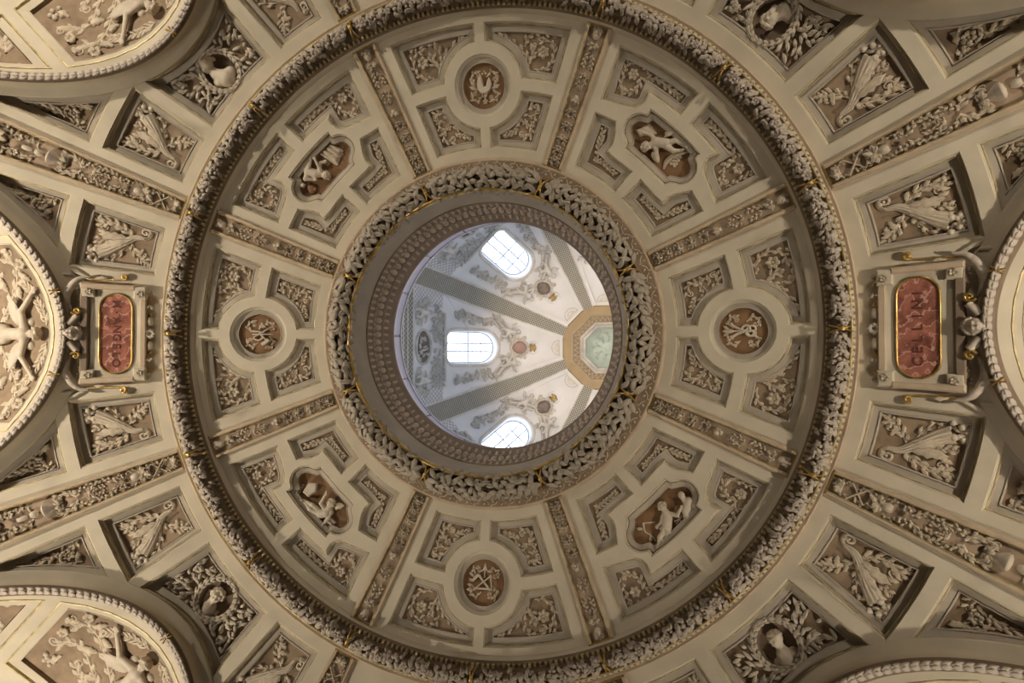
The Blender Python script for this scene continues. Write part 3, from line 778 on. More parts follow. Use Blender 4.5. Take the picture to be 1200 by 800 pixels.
def ci(sg):
    P = CI if sg < 0 else mir(CI); h = -D1
    return coffer_parts(P, D1) + [
        SP(sg, [(2.95, -.42), (3.08, -.50), (3.22, -.66), (3.20, -.77)], h0=h, nl=7, ls=.085, w=.016, cr=.05, side=-1),
        SP(sg, [(3.02, -.58), (2.92, -.66), (2.83, -.63), (2.82, -.52)], h0=h, nl=6, ls=.085, w=.016, cr=.045, side=-1),
        SP(sg, [(2.93, -.48), (2.89, -.38), (2.88, -.27)], h0=h, nl=5, ls=.075, w=.015, cr=.03, side=1),
        SP(sg, [(3.1, -.62), (3.08, -.72), (3.0, -.71)], h0=h, nl=3, ls=.06, w=.012, cr=.03, side=-1), RO(sg, (3.02, -.57), .05, h, 5)]
def co(sg):
    P = CO if sg < 0 else mir(CO); h = -D1
    return coffer_parts(P, D1) + [
        SP(sg, [(3.74, -.66), (3.88, -.62), (4.02, -.50), (4.13, -.34), (4.15, -.29)], h0=h, nl=8, ls=.10, w=.017, cr=.05, side=-1),
        SP(sg, [(3.70, -.74), (3.69, -.88), (3.78, -1.0), (3.93, -1.03), (4.04, -.96), (4.05, -.85)], h0=h, nl=8, ls=.08, w=.013, cr=.03, side=-1),
        SP(sg, [(3.84, -.68), (3.90, -.74), (4.0, -.74)], h0=h, nl=4, ls=.09, w=.014, cr=.03, side=-1),
        SP(sg, [(4.0, -.62), (4.12, -.68), (4.15, -.85), (4.08, -1.08)], h0=h, nl=5, ls=.09, w=.012),
        RO(sg, (3.90, -.88), .085, h, 6)]
def do_(sg):
    P = DO if sg < 0 else mir(DO); h = -D1
    return coffer_parts(P, D1) + [
        SP(sg, [(3.98, -.84), (4.09, -.70), (4.13, -.52), (4.13, -.36), (4.13, -.26)], h0=h, nl=9, ls=.085, w=.016, cr=.025, side=-1),
        SP(sg, [(4.0, -.86), (3.88, -.80), (3.76, -.85), (3.71, -.93)], h0=h, nl=6, ls=.09, w=.014, cr=.04, side=1),
        SP(sg, [(3.70, -1.0), (3.82, -1.05), (3.95, -1.10), (4.03, -1.12)], h0=h, nl=5, ls=.07, w=.012),
        SP(sg, [(4.08, -.80), (4.12, -.92), (4.08, -1.06)], h0=h, nl=4, ls=.07, w=.012), RO(sg, (3.96, -.96), .075, h, 6)]
def di(sg):
    P = DI if sg < 0 else mir(DI); h = -D1
    return coffer_parts(P, D1) + [
        SP(sg, [(2.86, -.60), (2.97, -.68), (3.08, -.735), (3.20, -.80)], h0=h, nl=8, ls=.08, w=.014, cr=.03, side=1),
        SP(sg, [(2.84, -.62), (2.87, -.50), (2.88, -.38), (2.875, -.26)], h0=h, nl=8, ls=.075, w=.014, cr=.02, side=-1),
        RO(sg, (2.84, -.60), .045, h, 5)]
def centre(P): return tuple(np.asarray(P).mean(0))
for fn, P, degs, what, grp in ((ci, CI, CARD, 'inner scrollwork coffer of the {a}, on the {b} side', 'inner coffers round the trade medallions'),
                               (co, CO, CARD, 'outer rosette coffer of the {a}, on the {b} side', 'outer coffers round the trade medallions'),
                               (di, DI, DIAG, 'inner angled foliage coffer of the {a}, on the {b} side', 'inner coffers round the putto medallions'),
                               (do_, DO, DIAG, 'outer angled rosette coffer of the {a}, on the {b} side', 'outer coffers round the putto medallions')):
    for sg in (-1, 1):
        c = centre(P); t = Tpl((c[0], -sg * c[1], -D1), sphere_chart, fn(sg))
        for a_ in degs:
            place(t, 'coffer', what.format(a=NM[a_], b=NM[(a_ + sg * 45) % 360]), 'coffer', a_, grp)
# ---- round medallions with the emblems of the arts
def medallion(deg, label, emblem):
    D = .12; h = -D
    ps = [Part('moulding', band(MB(), CM, [(0, 0), (.005, -.015), (.02, -.015), (.03, -.05), (.036, -.045), (.042, -.06)]), CREAM),
          Part('border', band(MB(), CM, [(.042, -.06), (.10, -.075), (.105, -.065), (.112, -.07)]), GREY),
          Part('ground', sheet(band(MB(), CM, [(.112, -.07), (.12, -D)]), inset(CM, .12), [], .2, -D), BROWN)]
    c = (3.54, 0)
    for i in range(4):
        a = PI / 4 + PI / 2 * i
        p = lambda r_, b: (c[0] + r_ * math.cos(a + b), r_ * math.sin(a + b))
        ps.append(Part('foliage_scroll', sprig(MB(), [p(.13, -.5), p(.22, -.25), p(.245, .1), p(.20, .35)], .011, h, 4, .06, .035, 1.1, 1, .02), RELIEF))
    ps += emblem(c, h)
    place(Tpl((3.54, 0, -D), sphere_chart, ps), 'round_medallion', label, 'medallion', deg, 'round medallions with emblems of the arts')
def emb(nm, mb, mat=WHITE): return Part(nm, mb, mat, False)
def tongs(c, h):
    x, ps = c[0], []
    m = MB(); tube(m, spline([(x - .24, .0), (x - .1, .0), (x + .02, .0)], 8), .016, .010, h, 1.6); leaf(m, (x - .12, 0), PI, .14, .035, h, .03, 0, False); ps.append(emb('pointed_stem', m))
    for s_, nm in ((1, 'tong'), (-1, 'tong')):
        m = MB(); S = spline([(x - .16, s_ * .09), (x - .08, s_ * .04), (x + .02, 0), (x + .06, -s_ * .05)], 10)
        tube(m, np.vstack([S, curl(S[-1] - S[-2], S[-1], .06, .9, -s_ * -1, 12)[1:]]), .018, .012, h + .01, 1.4); ps.append(Part(nm, m, WHITE))
    m = MB(); S = curl((0, -1), (x - .02, -.02), .065, 1.0, 1, 16); tube(m, S, .017, .013, h + .02, 1.4); ps.append(Part('ring', m, WHITE))
    m = MB(); tube(m, curl((0, 1), (x + .03, .02), .06, 1.0, -1, 16), .017, .013, h + .02, 1.4); ps.append(Part('ring', m, WHITE))
    for dx, dy in ((-.23, .07), (-.23, -.07), (-.25, 0)): ps.append(Part('bud', leaf(MB(), (x - .19, dy * .3), PI - dy * 9, .08, .022, h, .02), RELIEF))
    return ps
def mallet(c, h):
    x, ps = c[0], []
    ps.append(emb('mallet_handle', bar(MB(), (x - .12, -.12), (x + .02, .02), .022, .03, h + .02)))
    ps.append(emb('mallet_head', bar(MB(), (x - .03, -.16), (x - .13, -.06 - .02), .06, .05, h + .02)))
    ps.append(emb('chisel', bar(MB(), (x + .11, .0), (x - .20, .0), .024, .03, h + .03, .008)))
    ps.append(emb('chisel', bar(MB(), (x + .12, .05), (x - .06, .03), .03, .025, h + .02, .012)))
    ps.append(emb('chisel', bar(MB(), (x + .10, -.05), (x - .12, .09), .022, .025, h + .02, .012)))
    m = MB(); tube(m, spline([(x + .11, -.06), (x + .02, -.09), (x - .04, -.03), (x + .02, .04), (x + .1, .04)], 14), .014, .012, h + .02, 1.3); ps.append(Part('callipers', m, WHITE))
    for i in range(4): ps.append(Part('ribbon_leaf', leaf(MB(), (x + .02 - .03 * i, .07 + .01 * i), 1.9 - .3 * i, .10, .02, h, .025), WHITE))
    return ps
def palette(c, h):
    x, ps = c[0], []
    P = [(x + .02 + .125 * math.cos(t) * (1 + .12 * math.cos(t - .6)), .0 - .105 * math.sin(t)) for t in np.linspace(.42, 2 * PI - .75, 26)]
    P += [(x - .01, .02), (x - .01, -.01)]
    ps.append(Part('palette_board', plate(MB(), P, h, .055, .008), WHITE, False))
    for q, w_ in ((((x - .0, .01), (x - .19, .0)), .022), (((x - .05, .05), (x - .14, .02)), .012), (((x - .05, -.05), (x - .14, -.02)), .012)):
        ps.append(emb('paint_brush', bar(MB(), *q, w_, .028, h + .02, w_ * .7)))
    for dx, dy in ((.20, .0), (.17, .025), (.17, -.025)): ps.append(Part('bud', dome(MB(), (x + dx, dy), .018, h, 1, 7, 3), RELIEF))
    for s_ in (1, -1):
        m = MB(); leaf(m, (x - .04, s_ * .10), s_ * 1.2, .14, .03, h, .03); ps.append(Part('foliage_leaf', m, RELIEF))
        m = MB(); leaf(m, (x + .0, s_ * .13), s_ * .7, .12, .025, h, .03); ps.append(Part('foliage_leaf', m, RELIEF))
        ps.append(Part('bud', dome(MB(), (x - .06, s_ * .13), .02, h, 1, 7, 3), WHITE))
    ps.append(Part('ribbon_knot', rosette(MB(), (x - .2, 0), .04, h, 5), RELIEF))
    return ps
def setsquare(c, h):
    x, ps = c[0], []
    # sector frame at the lower edge of the picture: x runs down, y runs left
    ps.append(emb('square_arm', bar(MB(), (x - .10, .085), (x + .10, -.10), .032, .03, h + .02)))
    ps.append(emb('square_arm', bar(MB(), (x - .10, .085), (x - .02, .16), .045, .032, h + .022)))
    ps.append(emb('compass_leg', bar(MB(), (x - .09, -.10), (x + .10, .14), .02, .028, h + .05, .012)))
    ps.append(emb('compass_leg', bar(MB(), (x - .09, -.10), (x + .10, -.13), .02, .028, h + .05, .012)))
    ps.append(emb('ruler', bar(MB(), (x + .08, .13), (x + .08, -.12), .026, .02, h + .03)))
    ps.append(Part('compass_hinge', dome(MB(), (x - .09, -.10), .022, h + .05, 1, 8, 3), WHITE))
    m = MB(); tube(m, spline([(x - .25, 0), (x - .15, .0), (x - .06, .0)], 6), .010, .018, h, 1.4); ps.append(Part('plummet', m, RELIEF))
    for s_ in (1, -1):
        m = MB(); tube(m, spline([(x - .23, 0), (x - .16, s_ * .03), (x - .13, s_ * .09)], 8), .014, .008, h, 1.4); ps.append(Part('ribbon_end', m, RELIEF))
    for i in range(5): ps.append(Part('foliage_leaf', leaf(MB(), (x + .10 - .05 * i, .17 - .01 * i), 1.5 + .3 * i, .09, .022, h, .025), RELIEF))
    return ps
medallion(0, 'round stucco medallion with crossed tongs and rings on brown ground', tongs)
medallion(90, 'round stucco medallion with set square, compasses and ruler', setsquare)
medallion(180, 'round stucco medallion with mallet, chisels and callipers', mallet)
medallion(270, 'round stucco medallion with white painter palette and brushes', palette)
# ---- oblong medallions with putti
DP = .15
def putto_parts(head, fwd, up, neck, chest, pelv, arms, legs, hr=.062, H=-DP):
    """all points in plan; heights over the ground of the niche"""
    p3 = lambda q, z: (q[0], q[1], H + z)
    caps, cut = head_caps(p3(head, .085), hr, fwd, up)
    caps += [(p3(head, .07), p3(neck, .055), .03, .034), (p3(neck, .05), p3(chest, .055), .052, .066), (p3(chest, .055), p3(pelv, .05), .066, .066)]
    for sh, el, ha, z in arms:
        caps += [(p3(neck, .055), p3(sh, .06), .036, .034), (p3(sh, .06), p3(el, z), .032, .026), (p3(el, z), p3(ha, z + .01), .026, .019)]
        d = np.array([ha[0] - el[0], ha[1] - el[1], 0]); caps += hand_caps(p3(ha, z + .01), d, .020)
    for hip, kn, ft, z in legs:
        caps += [(p3(hip, .05), p3(kn, z + .03), .046, .033), (p3(kn, z + .03), p3(ft, z), .032, .019)]
        d = np.array([ft[0] - kn[0], ft[1] - kn[1], 0]); d /= np.linalg.norm(d) + 1e-9
        caps += [(p3(ft, z), tuple(np.array(p3(ft, z + .02)) + d * .03 + np.array([0, 0, .02])), .022, .016)]
    body = capsules_to_mesh(MB(), caps, .008, .009, cut, H - .01)
    hm = hair(MB(), p3(head, .085), hr, fwd, up)
    return [Part('putto_body', body, WHITE, kids=[Part('hair', hm, RELIEF)])]
def cloth(P, h, folds=5, amp=.018, dirn=(1, 0), n=13):
    """a hanging cloth: four corners, folded across"""
    a, b, c, d = [np.array(q, float) for q in P]; V = []
    for i in range(n):
        for j in range(n):
            u, v = i / (n - 1), j / (n - 1)
            q = (a * (1 - u) + b * u) * (1 - v) + (d * (1 - u) + c * u) * v
            e = min(u, 1 - u, v, 1 - v) * 6
            V.append((q[0], q[1], h + min(1, e) * .035 + amp * math.sin(folds * PI * u + 2 * v) * min(1, e + .2)))
    m = MB(); m.grid(np.array(V), n, n); return m
def oblong(deg, label, extra):
    D = DP
    P = DM
    ps = [Part('moulding', band(MB(), P, [(0, 0), (.006, -.015), (.018, -.015), (.026, -.05)]), CREAM, False),
          Part('gilt_fillet', band(MB(), P, [(.026, -.05), (.03, -.045), (.036, -.05), (.038, -.06)]), DIMGOLD, False),
          Part('border', band(MB(), P, [(.038, -.06), (.095, -.08), (.10, -.07), (.106, -.075)]), GREY, False),
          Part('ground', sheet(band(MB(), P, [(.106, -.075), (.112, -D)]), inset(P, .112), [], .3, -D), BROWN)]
    place(Tpl((3.53, 0, -D), sphere_chart, ps + extra), 'oblong_medallion', label, 'medallion', deg, 'oblong medallions with putti')
g = -DP
rr = random.Random(3)
oblong(315, 'oblong niche medallion with putto reclining under a hanging cloth',
       putto_parts((3.41, -.17), (-.2, .35, .9), (-.5, -.85, .1), (3.47, -.14), (3.54, -.11), (3.61, .0),
                   [((3.54, -.15), (3.565, -.22), (3.53, -.31), .07), ((3.48, -.08), (3.44, -.02), (3.40, .03), .05)],
                   [((3.635, .02), (3.715, .07), (3.735, .22), .04), ((3.585, .03), (3.60, .15), (3.67, .22), .06)])
       + [Part('hanging_cloth', cloth([(3.46, -.46), (3.65, -.37), (3.62, -.18), (3.44, -.35)], g, 4, .012), RELIEF),
          Part('wing', wing(MB(), (3.47, -.05), 2.4, .17, g + .02, 6, .8, .035, 1), RELIEF),
          Part('wing', wing(MB(), (3.66, -.07), .2, .12, g + .02, 5, .8, .03, -1), RELIEF),
          Part('shell_cradle', tube(MB(), spline([(3.34, .20), (3.44, .16), (3.58, .20), (3.72, .30)], 14), [.012 + .028 * math.sin(PI * i / 13) for i in range(14)], 0, g, 1.0), RELIEF)]
       + [Part('grape', dome(MB(), (3.46 + .045 * i + .015 * (j % 2), .225 + .032 * j - .008 * i), .024, g, 1, 7, 3), RELIEF) for i in range(4) for j in range(3)])
oblong(225, 'oblong niche medallion with crouching putto beside bundled drapery',
       putto_parts((3.44, -.06), (-.5, -.3, .8), (-.7, .6, .2), (3.51, -.08), (3.57, -.15), (3.67, -.20),
                   [((3.53, -.10), (3.545, -.05), (3.68, -.0), .09), ((3.56, -.08), (3.62, .02), (3.60, .06), .05)],
                   [((3.66, -.22), (3.70, -.14), (3.74, -.05), .06), ((3.65, -.24), (3.62, -.31), (3.52, -.22), .06)])
       + [Part('drapery', cloth([(3.72, .10), (3.70, .34), (3.50, .40), (3.42, .16)], g + .02, 7, .03), RELIEF),
          Part('small_head', capsules_to_mesh(MB(), *((lambda hc: (hc[0], .007, .01, hc[1]))(head_caps((3.60, -.41, g + .04), .042, (-.3, .1, .9), (.5, -.8, 0)))), g - .01), WHITE),
          Part('jar', dome(dome(MB(), (3.47, -.36), .07, g, .8, 12, 4, 1.2, .6), (3.43, -.33), .03, g + .03, 1, 9, 3), BROWN)]
       + [Part('grape', dome(MB(), (3.60 - .03 * i, .40 + .02 * (j - 1) - .04 * abs(i - 2)), .018, g, 1, 7, 3), RELIEF) for i in range(5) for j in range(3)])
oblong(135, 'oblong niche medallion with seated putto chiselling a pale stone block',
       putto_parts((3.46, -.12), (.25, .55, .8), (-.9, .1, .2), (3.52, -.155), (3.60, -.17), (3.67, -.12),
                   [((3.58, -.12), (3.56, -.02), (3.45, .02), .10), ((3.54, -.22), (3.66, -.26), (3.74, -.27), .06)],
                   [((3.68, -.10), (3.73, .03), (3.73, .19), .06), ((3.66, -.09), (3.665, .05), (3.72, .20), .05)])
       + [Part('stone_block', plate(MB(), [(3.65, .30), (3.50, .34), (3.42, .25), (3.50, .17), (3.64, .19)], g, .09, .012), WHITE, False),
          Part('wing', wing(MB(), (3.47, -.22), 3.3, .14, g + .02, 6, .9, .035, -1), RELIEF),
          Part('apron_cloth', cloth([(3.60, -.22), (3.70, -.22), (3.72, -.38), (3.58, -.38)], g + .02, 4, .02), WHITE),
          Part('mallet', bar(MB(), (3.43, .01), (3.38, .06), .03, .04, g + .09), WHITE, False)]
       + [Part('fruit', dome(MB(), (3.60 + .035 * i, .385 - .012 * i), .02, g, 1, 7, 3), RELIEF) for i in range(4)])
oblong(45, 'oblong niche medallion with standing putto modelling a bust',
       putto_parts((3.44, -.09), (-.1, -.5, .8), (-.95, -.1, .1), (3.51, -.06), (3.58, -.02), (3.65, .06),
                   [((3.57, -.10), (3.635, -.155), (3.61, -.24), .08), ((3.53, .01), (3.56, .07), (3.565, .12), .05)],
                   [((3.66, .09), (3.685, .22), (3.74, .31), .05), ((3.67, .05), (3.72, .09), (3.735, .20), .04)])
       + [Part('tunic', cloth([(3.58, -.05), (3.66, -.02), (3.72, .13), (3.60, .16)], g + .06, 5, .014), WHITE),
          Part('modelled_bust', capsules_to_mesh(MB(), *((lambda hc: (hc[0] + [((3.52, -.37, g + .05), (3.60, -.35, g + .05), .035, .04), ((3.60, -.40, g + .05), (3.66, -.28, g + .05), .05, .06), ((3.66, -.33, g + .04), (3.71, -.24, g + .04), .05, .05)], .008, .015, hc[1]))(head_caps((3.49, -.38, g + .06), .048, (.3, .7, .5), (-.9, 0, 0)))), g - .01), WHITE),
          Part('garland_cord', tube(MB(), spline([(3.40, .27), (3.50, .33), (3.60, .30), (3.68, .31)], 12), .014, .010, g, 1.2), RELIEF),
          Part('garland_cord', tube(MB(), spline([(3.41, .27), (3.46, .20), (3.50, .14)], 8), .010, .008, g, 1.2), RELIEF),
          Part('easel', bar(bar(bar(MB(), (3.66, -.22), (3.70, -.05), .02, .03, g), (3.62, -.16), (3.73, -.12), .016, .03, g), (3.70, -.22), (3.66, -.06), .016, .03, g), RELIEF, False),
          Part('foliage_leaf', leaf(MB(), (3.58, .30), .8, .10, .025, g, .025), RELIEF), Part('foliage_leaf', leaf(MB(), (3.46, .33), 2.4, .10, .025, g, .025), RELIEF)])
# ---- ribs of the inner vault and bands of the pendentives
def strip(mb, us, wf, prof, sgn):
    """prof = (distance from the band's edge inwards, height)"""
    pts = [np.array([(u, sgn * (wf(u) - d), h) for u in us]) for d, h in prof]
    return mb.grid(np.concatenate(pts), len(prof), len(us))
def rail_parts(us, wf, hh, rail, ends=True):
    ps = []
    for s_ in (-1, 1):
        ps.append(Part('rail', strip(MB(), us, wf, [(-.012, 0), (-.008, hh * .5), (0, hh * .55), (.004, hh), (.012, hh * 1.05), (.036, hh)], s_), ROSEGOLD if rail else CREAM, False))
        ps.append(Part('gilt_fillet', strip(MB(), us, wf, [(.036, hh), (.040, hh * 1.15), (.046, hh * 1.05), (.050, .012)], s_), OLDGOLD, False))
    for u in ((us[0], us[-1]) if ends else (us[0],)):
        w_ = wf(u); d = .03 if u == us[0] else -.03
        ps.append(Part('gilt_fillet', bar(MB(), (u + d / 2, -w_), (u + d / 2, w_), .03, hh * 1.1, 0), GOLD, False))
    m = MB(); pts = np.concatenate([np.array([(u, q * (wf(u) - .05), .012) for u in us]) for q in (-1, 0, 1)]); m.grid(pts, 3, len(us))
    ps.append(Part('ground', m, BANDG))
    return ps
def cup_part(u, w, L_, h0, nm='cup', mat=WHITE, out=1):
    m = MB(); n = 6
    r = [w * q for q in (.45, .75, .95, 1.0, .96, .75)]
    tube(m, [(u + out * L_ * i / (n - 1), 0) for i in range(n)], r, 0, h0, 1.1, 8); return Part(nm, m, mat)
def bunch(u, v, r, h0, n=7, nm='leaf_bunch', mat=RELIEF, dirn=0):
    m = MB()
    for i in range(n): 
        a = dirn + (i - (n - 1) / 2) * .55; leaf(m, (u, v), a, r * (1 if i % 2 else .8), r * .3, h0, .03 + .01 * (i % 3), 0, True, 5, .02)
    dome(m, (u, v), r * .25, h0, 1.4, 7, 3); return Part(nm, m, mat)
def pair(ps, pts, nm='acanthus_scroll', **kw):
    for s_ in (-1, 1):
        kw2 = dict(kw); kw2['side'] = kw.get('side', 1) * s_
        ps.append(Part(nm, sprig(MB(), [(x, s_ * y) for x, y in pts], **kw2), RELIEF))
us = np.linspace(2.535, 4.475, 12); wf = lambda u: .138 + .0195 * (u - 2.5)
rp = rail_parts(us, wf, .04, True); h = .012
rp += [bunch(4.42, 0, .10, h, 5, dirn=PI), cup_part(4.28, .055, .11, h + .005), bunch(4.20, 0, .085, h, 9, dirn=PI)]
pair(rp, [(4.12, .02), (4.02, .05), (3.93, .06)], nl=4, ls=.06, w=.011, h0=h, cr=.02)
pair(rp, [(3.86, .0), (3.78, .05), (3.70, .04)], nl=3, ls=.05, w=.009, h0=h, cr=.02)
rp += [bunch(3.64, 0, .06, h, 5, dirn=0), cup_part(3.50, .032, .06, h, 'bud'), bunch(3.50, 0, .075, h, 7, dirn=PI)]
for u in (3.38, 3.20, 3.02, 2.86, 2.72):
    pair(rp, [(u, .0), (u - .05, .05), (u - .11, .045)], nl=4, ls=.05, w=.009, h0=h, cr=.022)
    rp.append(bunch(u - .04, 0, .045, h, 5, dirn=PI if u < 3.3 else 0))
ribT = Tpl((3.5, 0, 0), sphere_chart, rp)
us2 = np.linspace(4.885, 8.6, 22); wf2 = lambda u: .155 + .047 * (u - 4.87)
bp = rail_parts(us2, wf2, .05, True, False)
bp += [bunch(5.02, 0, .10, h, 7, dirn=PI)]
pair(bp, [(4.97, .03), (5.04, .08), (5.10, .08)], nl=3, ls=.05, w=.011, h0=h, cr=.025)
for s_ in (1, -1): bp.append(Part('crossed_staff', bar(MB(), (5.12, s_ * .10), (5.30, -s_ * .10), .016, .03, h + (.02 if s_ > 0 else .005)), RELIEF, False))
pair(bp, [(5.18, .04), (5.28, .10), (5.36, .07)], nl=4, ls=.06, w=.011, h0=h)
bp += [bunch(5.42, 0, .12, h, 9, dirn=PI), cup_part(5.46, .055, .12, h + .005, 'cup', WHITE, 1)]
pair(bp, [(5.5, .1), (5.58, .12), (5.66, .08)], nl=3, ls=.05, w=.010, h0=h)
for s_ in (1, -1): bp.append(Part('rosette', rosette(MB(), (5.70, s_ * .075), .05, h, 5, .04), RELIEF))
pair(bp, [(5.76, .03), (5.88, .12), (6.02, .12), (6.12, .05)], nl=8, ls=.07, w=.014, h0=h, cr=.04, side=-1)
pair(bp, [(5.9, .02), (5.98, .05), (6.06, .04)], nl=4, ls=.05, w=.010, h0=h)
pair(bp, [(6.28, .02), (6.22, .10), (6.10, .14)], nl=4, ls=.06, w=.012, h0=h)
pair(bp, [(6.26, .03), (6.36, .12), (6.50, .12)], nl=3, ls=.10, w=.022, h0=h, cr=.035, side=-1)
bp += [bunch(6.46, 0, .11, h, 7, dirn=0)]
m = MB(); tube(m, [(6.50, 0), (6.55, 0), (6.60, 0), (6.645, 0)], [.03, .06, .095, .115], 0, h + .01, 1.1, 9)
bp.append(Part('bell_cup', m, STONE))
m = MB(); dome(m, (6.65, 0), .105, h + .01, 1.1, 10, 4, .35); bp.append(Part('bell_mouth', m, WHITE))
bp += [cup_part(6.72, .05, .10, h + .01, 'stem_knop'), cup_part(6.85, .035, .12, h + .01, 'stem_knop')]
pair(bp, [(6.80, .06), (6.86, .12), (6.95, .12)], nl=3, ls=.06, w=.012, h0=h, cr=.03)
for s_ in (1, -1): bp.append(Part('rosette', rosette(MB(), (7.03, s_ * .11), .06, h, 6, .04), RELIEF))
bp.append(Part('rosette', rosette(MB(), (7.28, 0), .14, h, 8, .06), RELIEF))
pair(bp, [(7.1, .08), (7.22, .19), (7.36, .19)], nl=5, ls=.08, w=.014, h0=h, cr=.04)
pair(bp, [(7.45, .03), (7.6, .15), (7.8, .15)], nl=5, ls=.10, w=.016, h0=h, cr=.05)
bandT = Tpl((6.0, 0, 0), sphere_chart, bp)
for k in range(8):
    a_ = 22.5 + 45 * k; x_, y_ = NM[(45 * k) % 360], NM[(45 * k + 45) % 360]
    place(ribT, 'vault_rib', 'carved rib with candelabrum between the %s and the %s' % (x_, y_), 'rib', a_, 'ribs of the inner vault')
    place(bandT, 'pendentive_band', 'outer carved band beyond the rib between the %s and the %s' % (x_, y_), 'band', a_, 'bands of the outer vault')
# ---- cornucopia panels and triangular panels outside the ring
D2 = .165
def cornucopia(sg):
    P = RECT if sg < 0 else mir(RECT); h = -D2
    ps = coffer_parts(P, D2, .13)
    m = MB(); S = spline(Y(sg, [(5.12, -1.43), (5.25, -1.44), (5.42, -1.36), (5.60, -1.27), (5.74, -1.22)]), 14)
    tube(m, S, np.linspace(.025, .115, 14), 0, h, .75, 7); ps.append(Part('horn', m, RELIEF))
    for q in (-.07, -.025, .025, .07):
        tt = np.gradient(S, axis=0); tt /= np.linalg.norm(tt, axis=1)[:, None]; nn = np.stack([-tt[:, 1], tt[:, 0]], 1)
        sc_ = np.linspace(.25, 1.0, 14)[:, None]
        ps.append(Part('horn_flute', tube(MB(), S + nn * q * sc_, np.linspace(.008, .02, 14), 0, h + .045 + .02 * (abs(q) < .05), 1.0, 4), WHITE))
    m = MB(); c0 = curl(S[0] - S[1], S[0], .085, 1.35, -sg, 20); tube(m, c0, .028, .014, h, 1.2); dome(m, c0[-1], .022, h, 1.3, 7, 3); ps.append(Part('horn_volute', m, WHITE))
    r_ = random.Random(5)
    for i in range(17):
        x, y = 5.80 + r_.uniform(-.09, .10), -1.20 + r_.uniform(-.11, .12)
        ps.append(Part('fruit', dome(MB(), (x, -sg * y), r_.uniform(.026, .042), h + r_.uniform(0, .05), 1.1, 8, 4), WHITE))
    for a, l in ((.3, .12), (1.2, .13), (-.9, .12), (2.2, .10)):
        ps.append(Part('acanthus_leaf', leaf(MB(), (5.80, sg * 1.20), -sg * a + (0 if sg < 0 else 0), l, .03, h, .04), RELIEF))
    k = dict(h0=h)
    ps += [SP(sg, [(5.28, -1.42), (5.38, -1.56), (5.52, -1.66), (5.62, -1.66)], nl=6, ls=.12, w=.018, cr=.07, side=1, **k),
           SP(sg, [(5.60, -1.62), (5.68, -1.66), (5.70, -1.76)], nl=4, ls=.11, w=.014, **k),
           SP(sg, [(5.30, -1.36), (5.26, -1.22), (5.19, -1.12), (5.14, -1.13)], nl=6, ls=.10, w=.017, cr=.055, side=1, **k),
           SP(sg, [(5.20, -1.15), (5.14, -1.06), (5.11, -1.03)], nl=3, ls=.09, w=.012, **k),
           SP(sg, [(5.36, -1.33), (5.46, -1.22), (5.58, -1.10), (5.64, -1.12)], nl=4, ls=.09, w=.013, cr=.03, side=-1, **k),
           SP(sg, [(5.42, -1.42), (5.60, -1.40), (5.74, -1.40)], nl=5, ls=.09, w=.014, **k)]
    for pt, a, l in (((5.32, -1.40), .30, .34), ((5.36, -1.44), -.05, .34), ((5.15, -1.28), 1.0, .16), ((5.60, -1.50), -.4, .14), ((5.08, -1.44), -1.9, .10)):
        ps.append(Part('acanthus_leaf', leaf(MB(), (pt[0], -sg * pt[1]), -sg * a, l, l * .16 + .012, h + (.05 if l > .3 else 0), .03, .2 * sg, True, 8), RELIEF))
    return ps
def triangle(sg):
    P = TRI if sg < 0 else mir(TRI); h = -D2
    return coffer_parts(P, D2, .125) + [
        RO(sg, (6.36, -1.86), .075, h, 6),
        SP(sg, [(6.30, -1.68), (6.36, -1.74), (6.46, -1.80), (6.46, -1.92), (6.36, -1.97), (6.27, -1.93)], h0=h, nl=8, ls=.08, w=.018, cr=.03, side=-1),
        SP(sg, [(6.24, -1.92), (6.21, -1.98), (6.24, -1.90)], h0=h, nl=3, ls=.08, w=.012),
        SP(sg, [(6.42, -1.98), (6.58, -2.02), (6.72, -2.12), (6.86, -2.20), (6.98, -2.25)], h0=h, nl=9, ls=.11, w=.018),
        Part('acanthus_leaf', leaf(MB(), (6.34, sg * 1.72), sg * -2.2 if sg < 0 else 2.2 + PI * 0, .14, .045, h, .04), RELIEF)]
rectT = {s_: Tpl((5.6, -s_ * 1.35, -D2), sphere_chart, cornucopia(s_)) for s_ in (-1, 1)}
triT = {s_: Tpl((6.5, -s_ * 1.95, -D2), sphere_chart, triangle(s_)) for s_ in (-1, 1)}
OCT = (0, 45, 135, 180, 225, 315)
# sg = -1 carves y < 0, which lies towards the sector 45 degrees less
for a_ in OCT:
    for s_ in (-1, 1):
        nb = NM[(a_ + s_ * 45) % 360]
        place(rectT[s_], 'cornucopia_panel', 'cornucopia panel outside the ring, on the %s axis, %s side' % (NM[a_], nb), 'panel', a_, 'cornucopia panels')
        place(triT[s_], 'spandrel_panel', 'triangular foliage panel by the arch on the %s axis, %s side' % (NM[a_], nb), 'panel', a_, 'triangular spandrel panels')
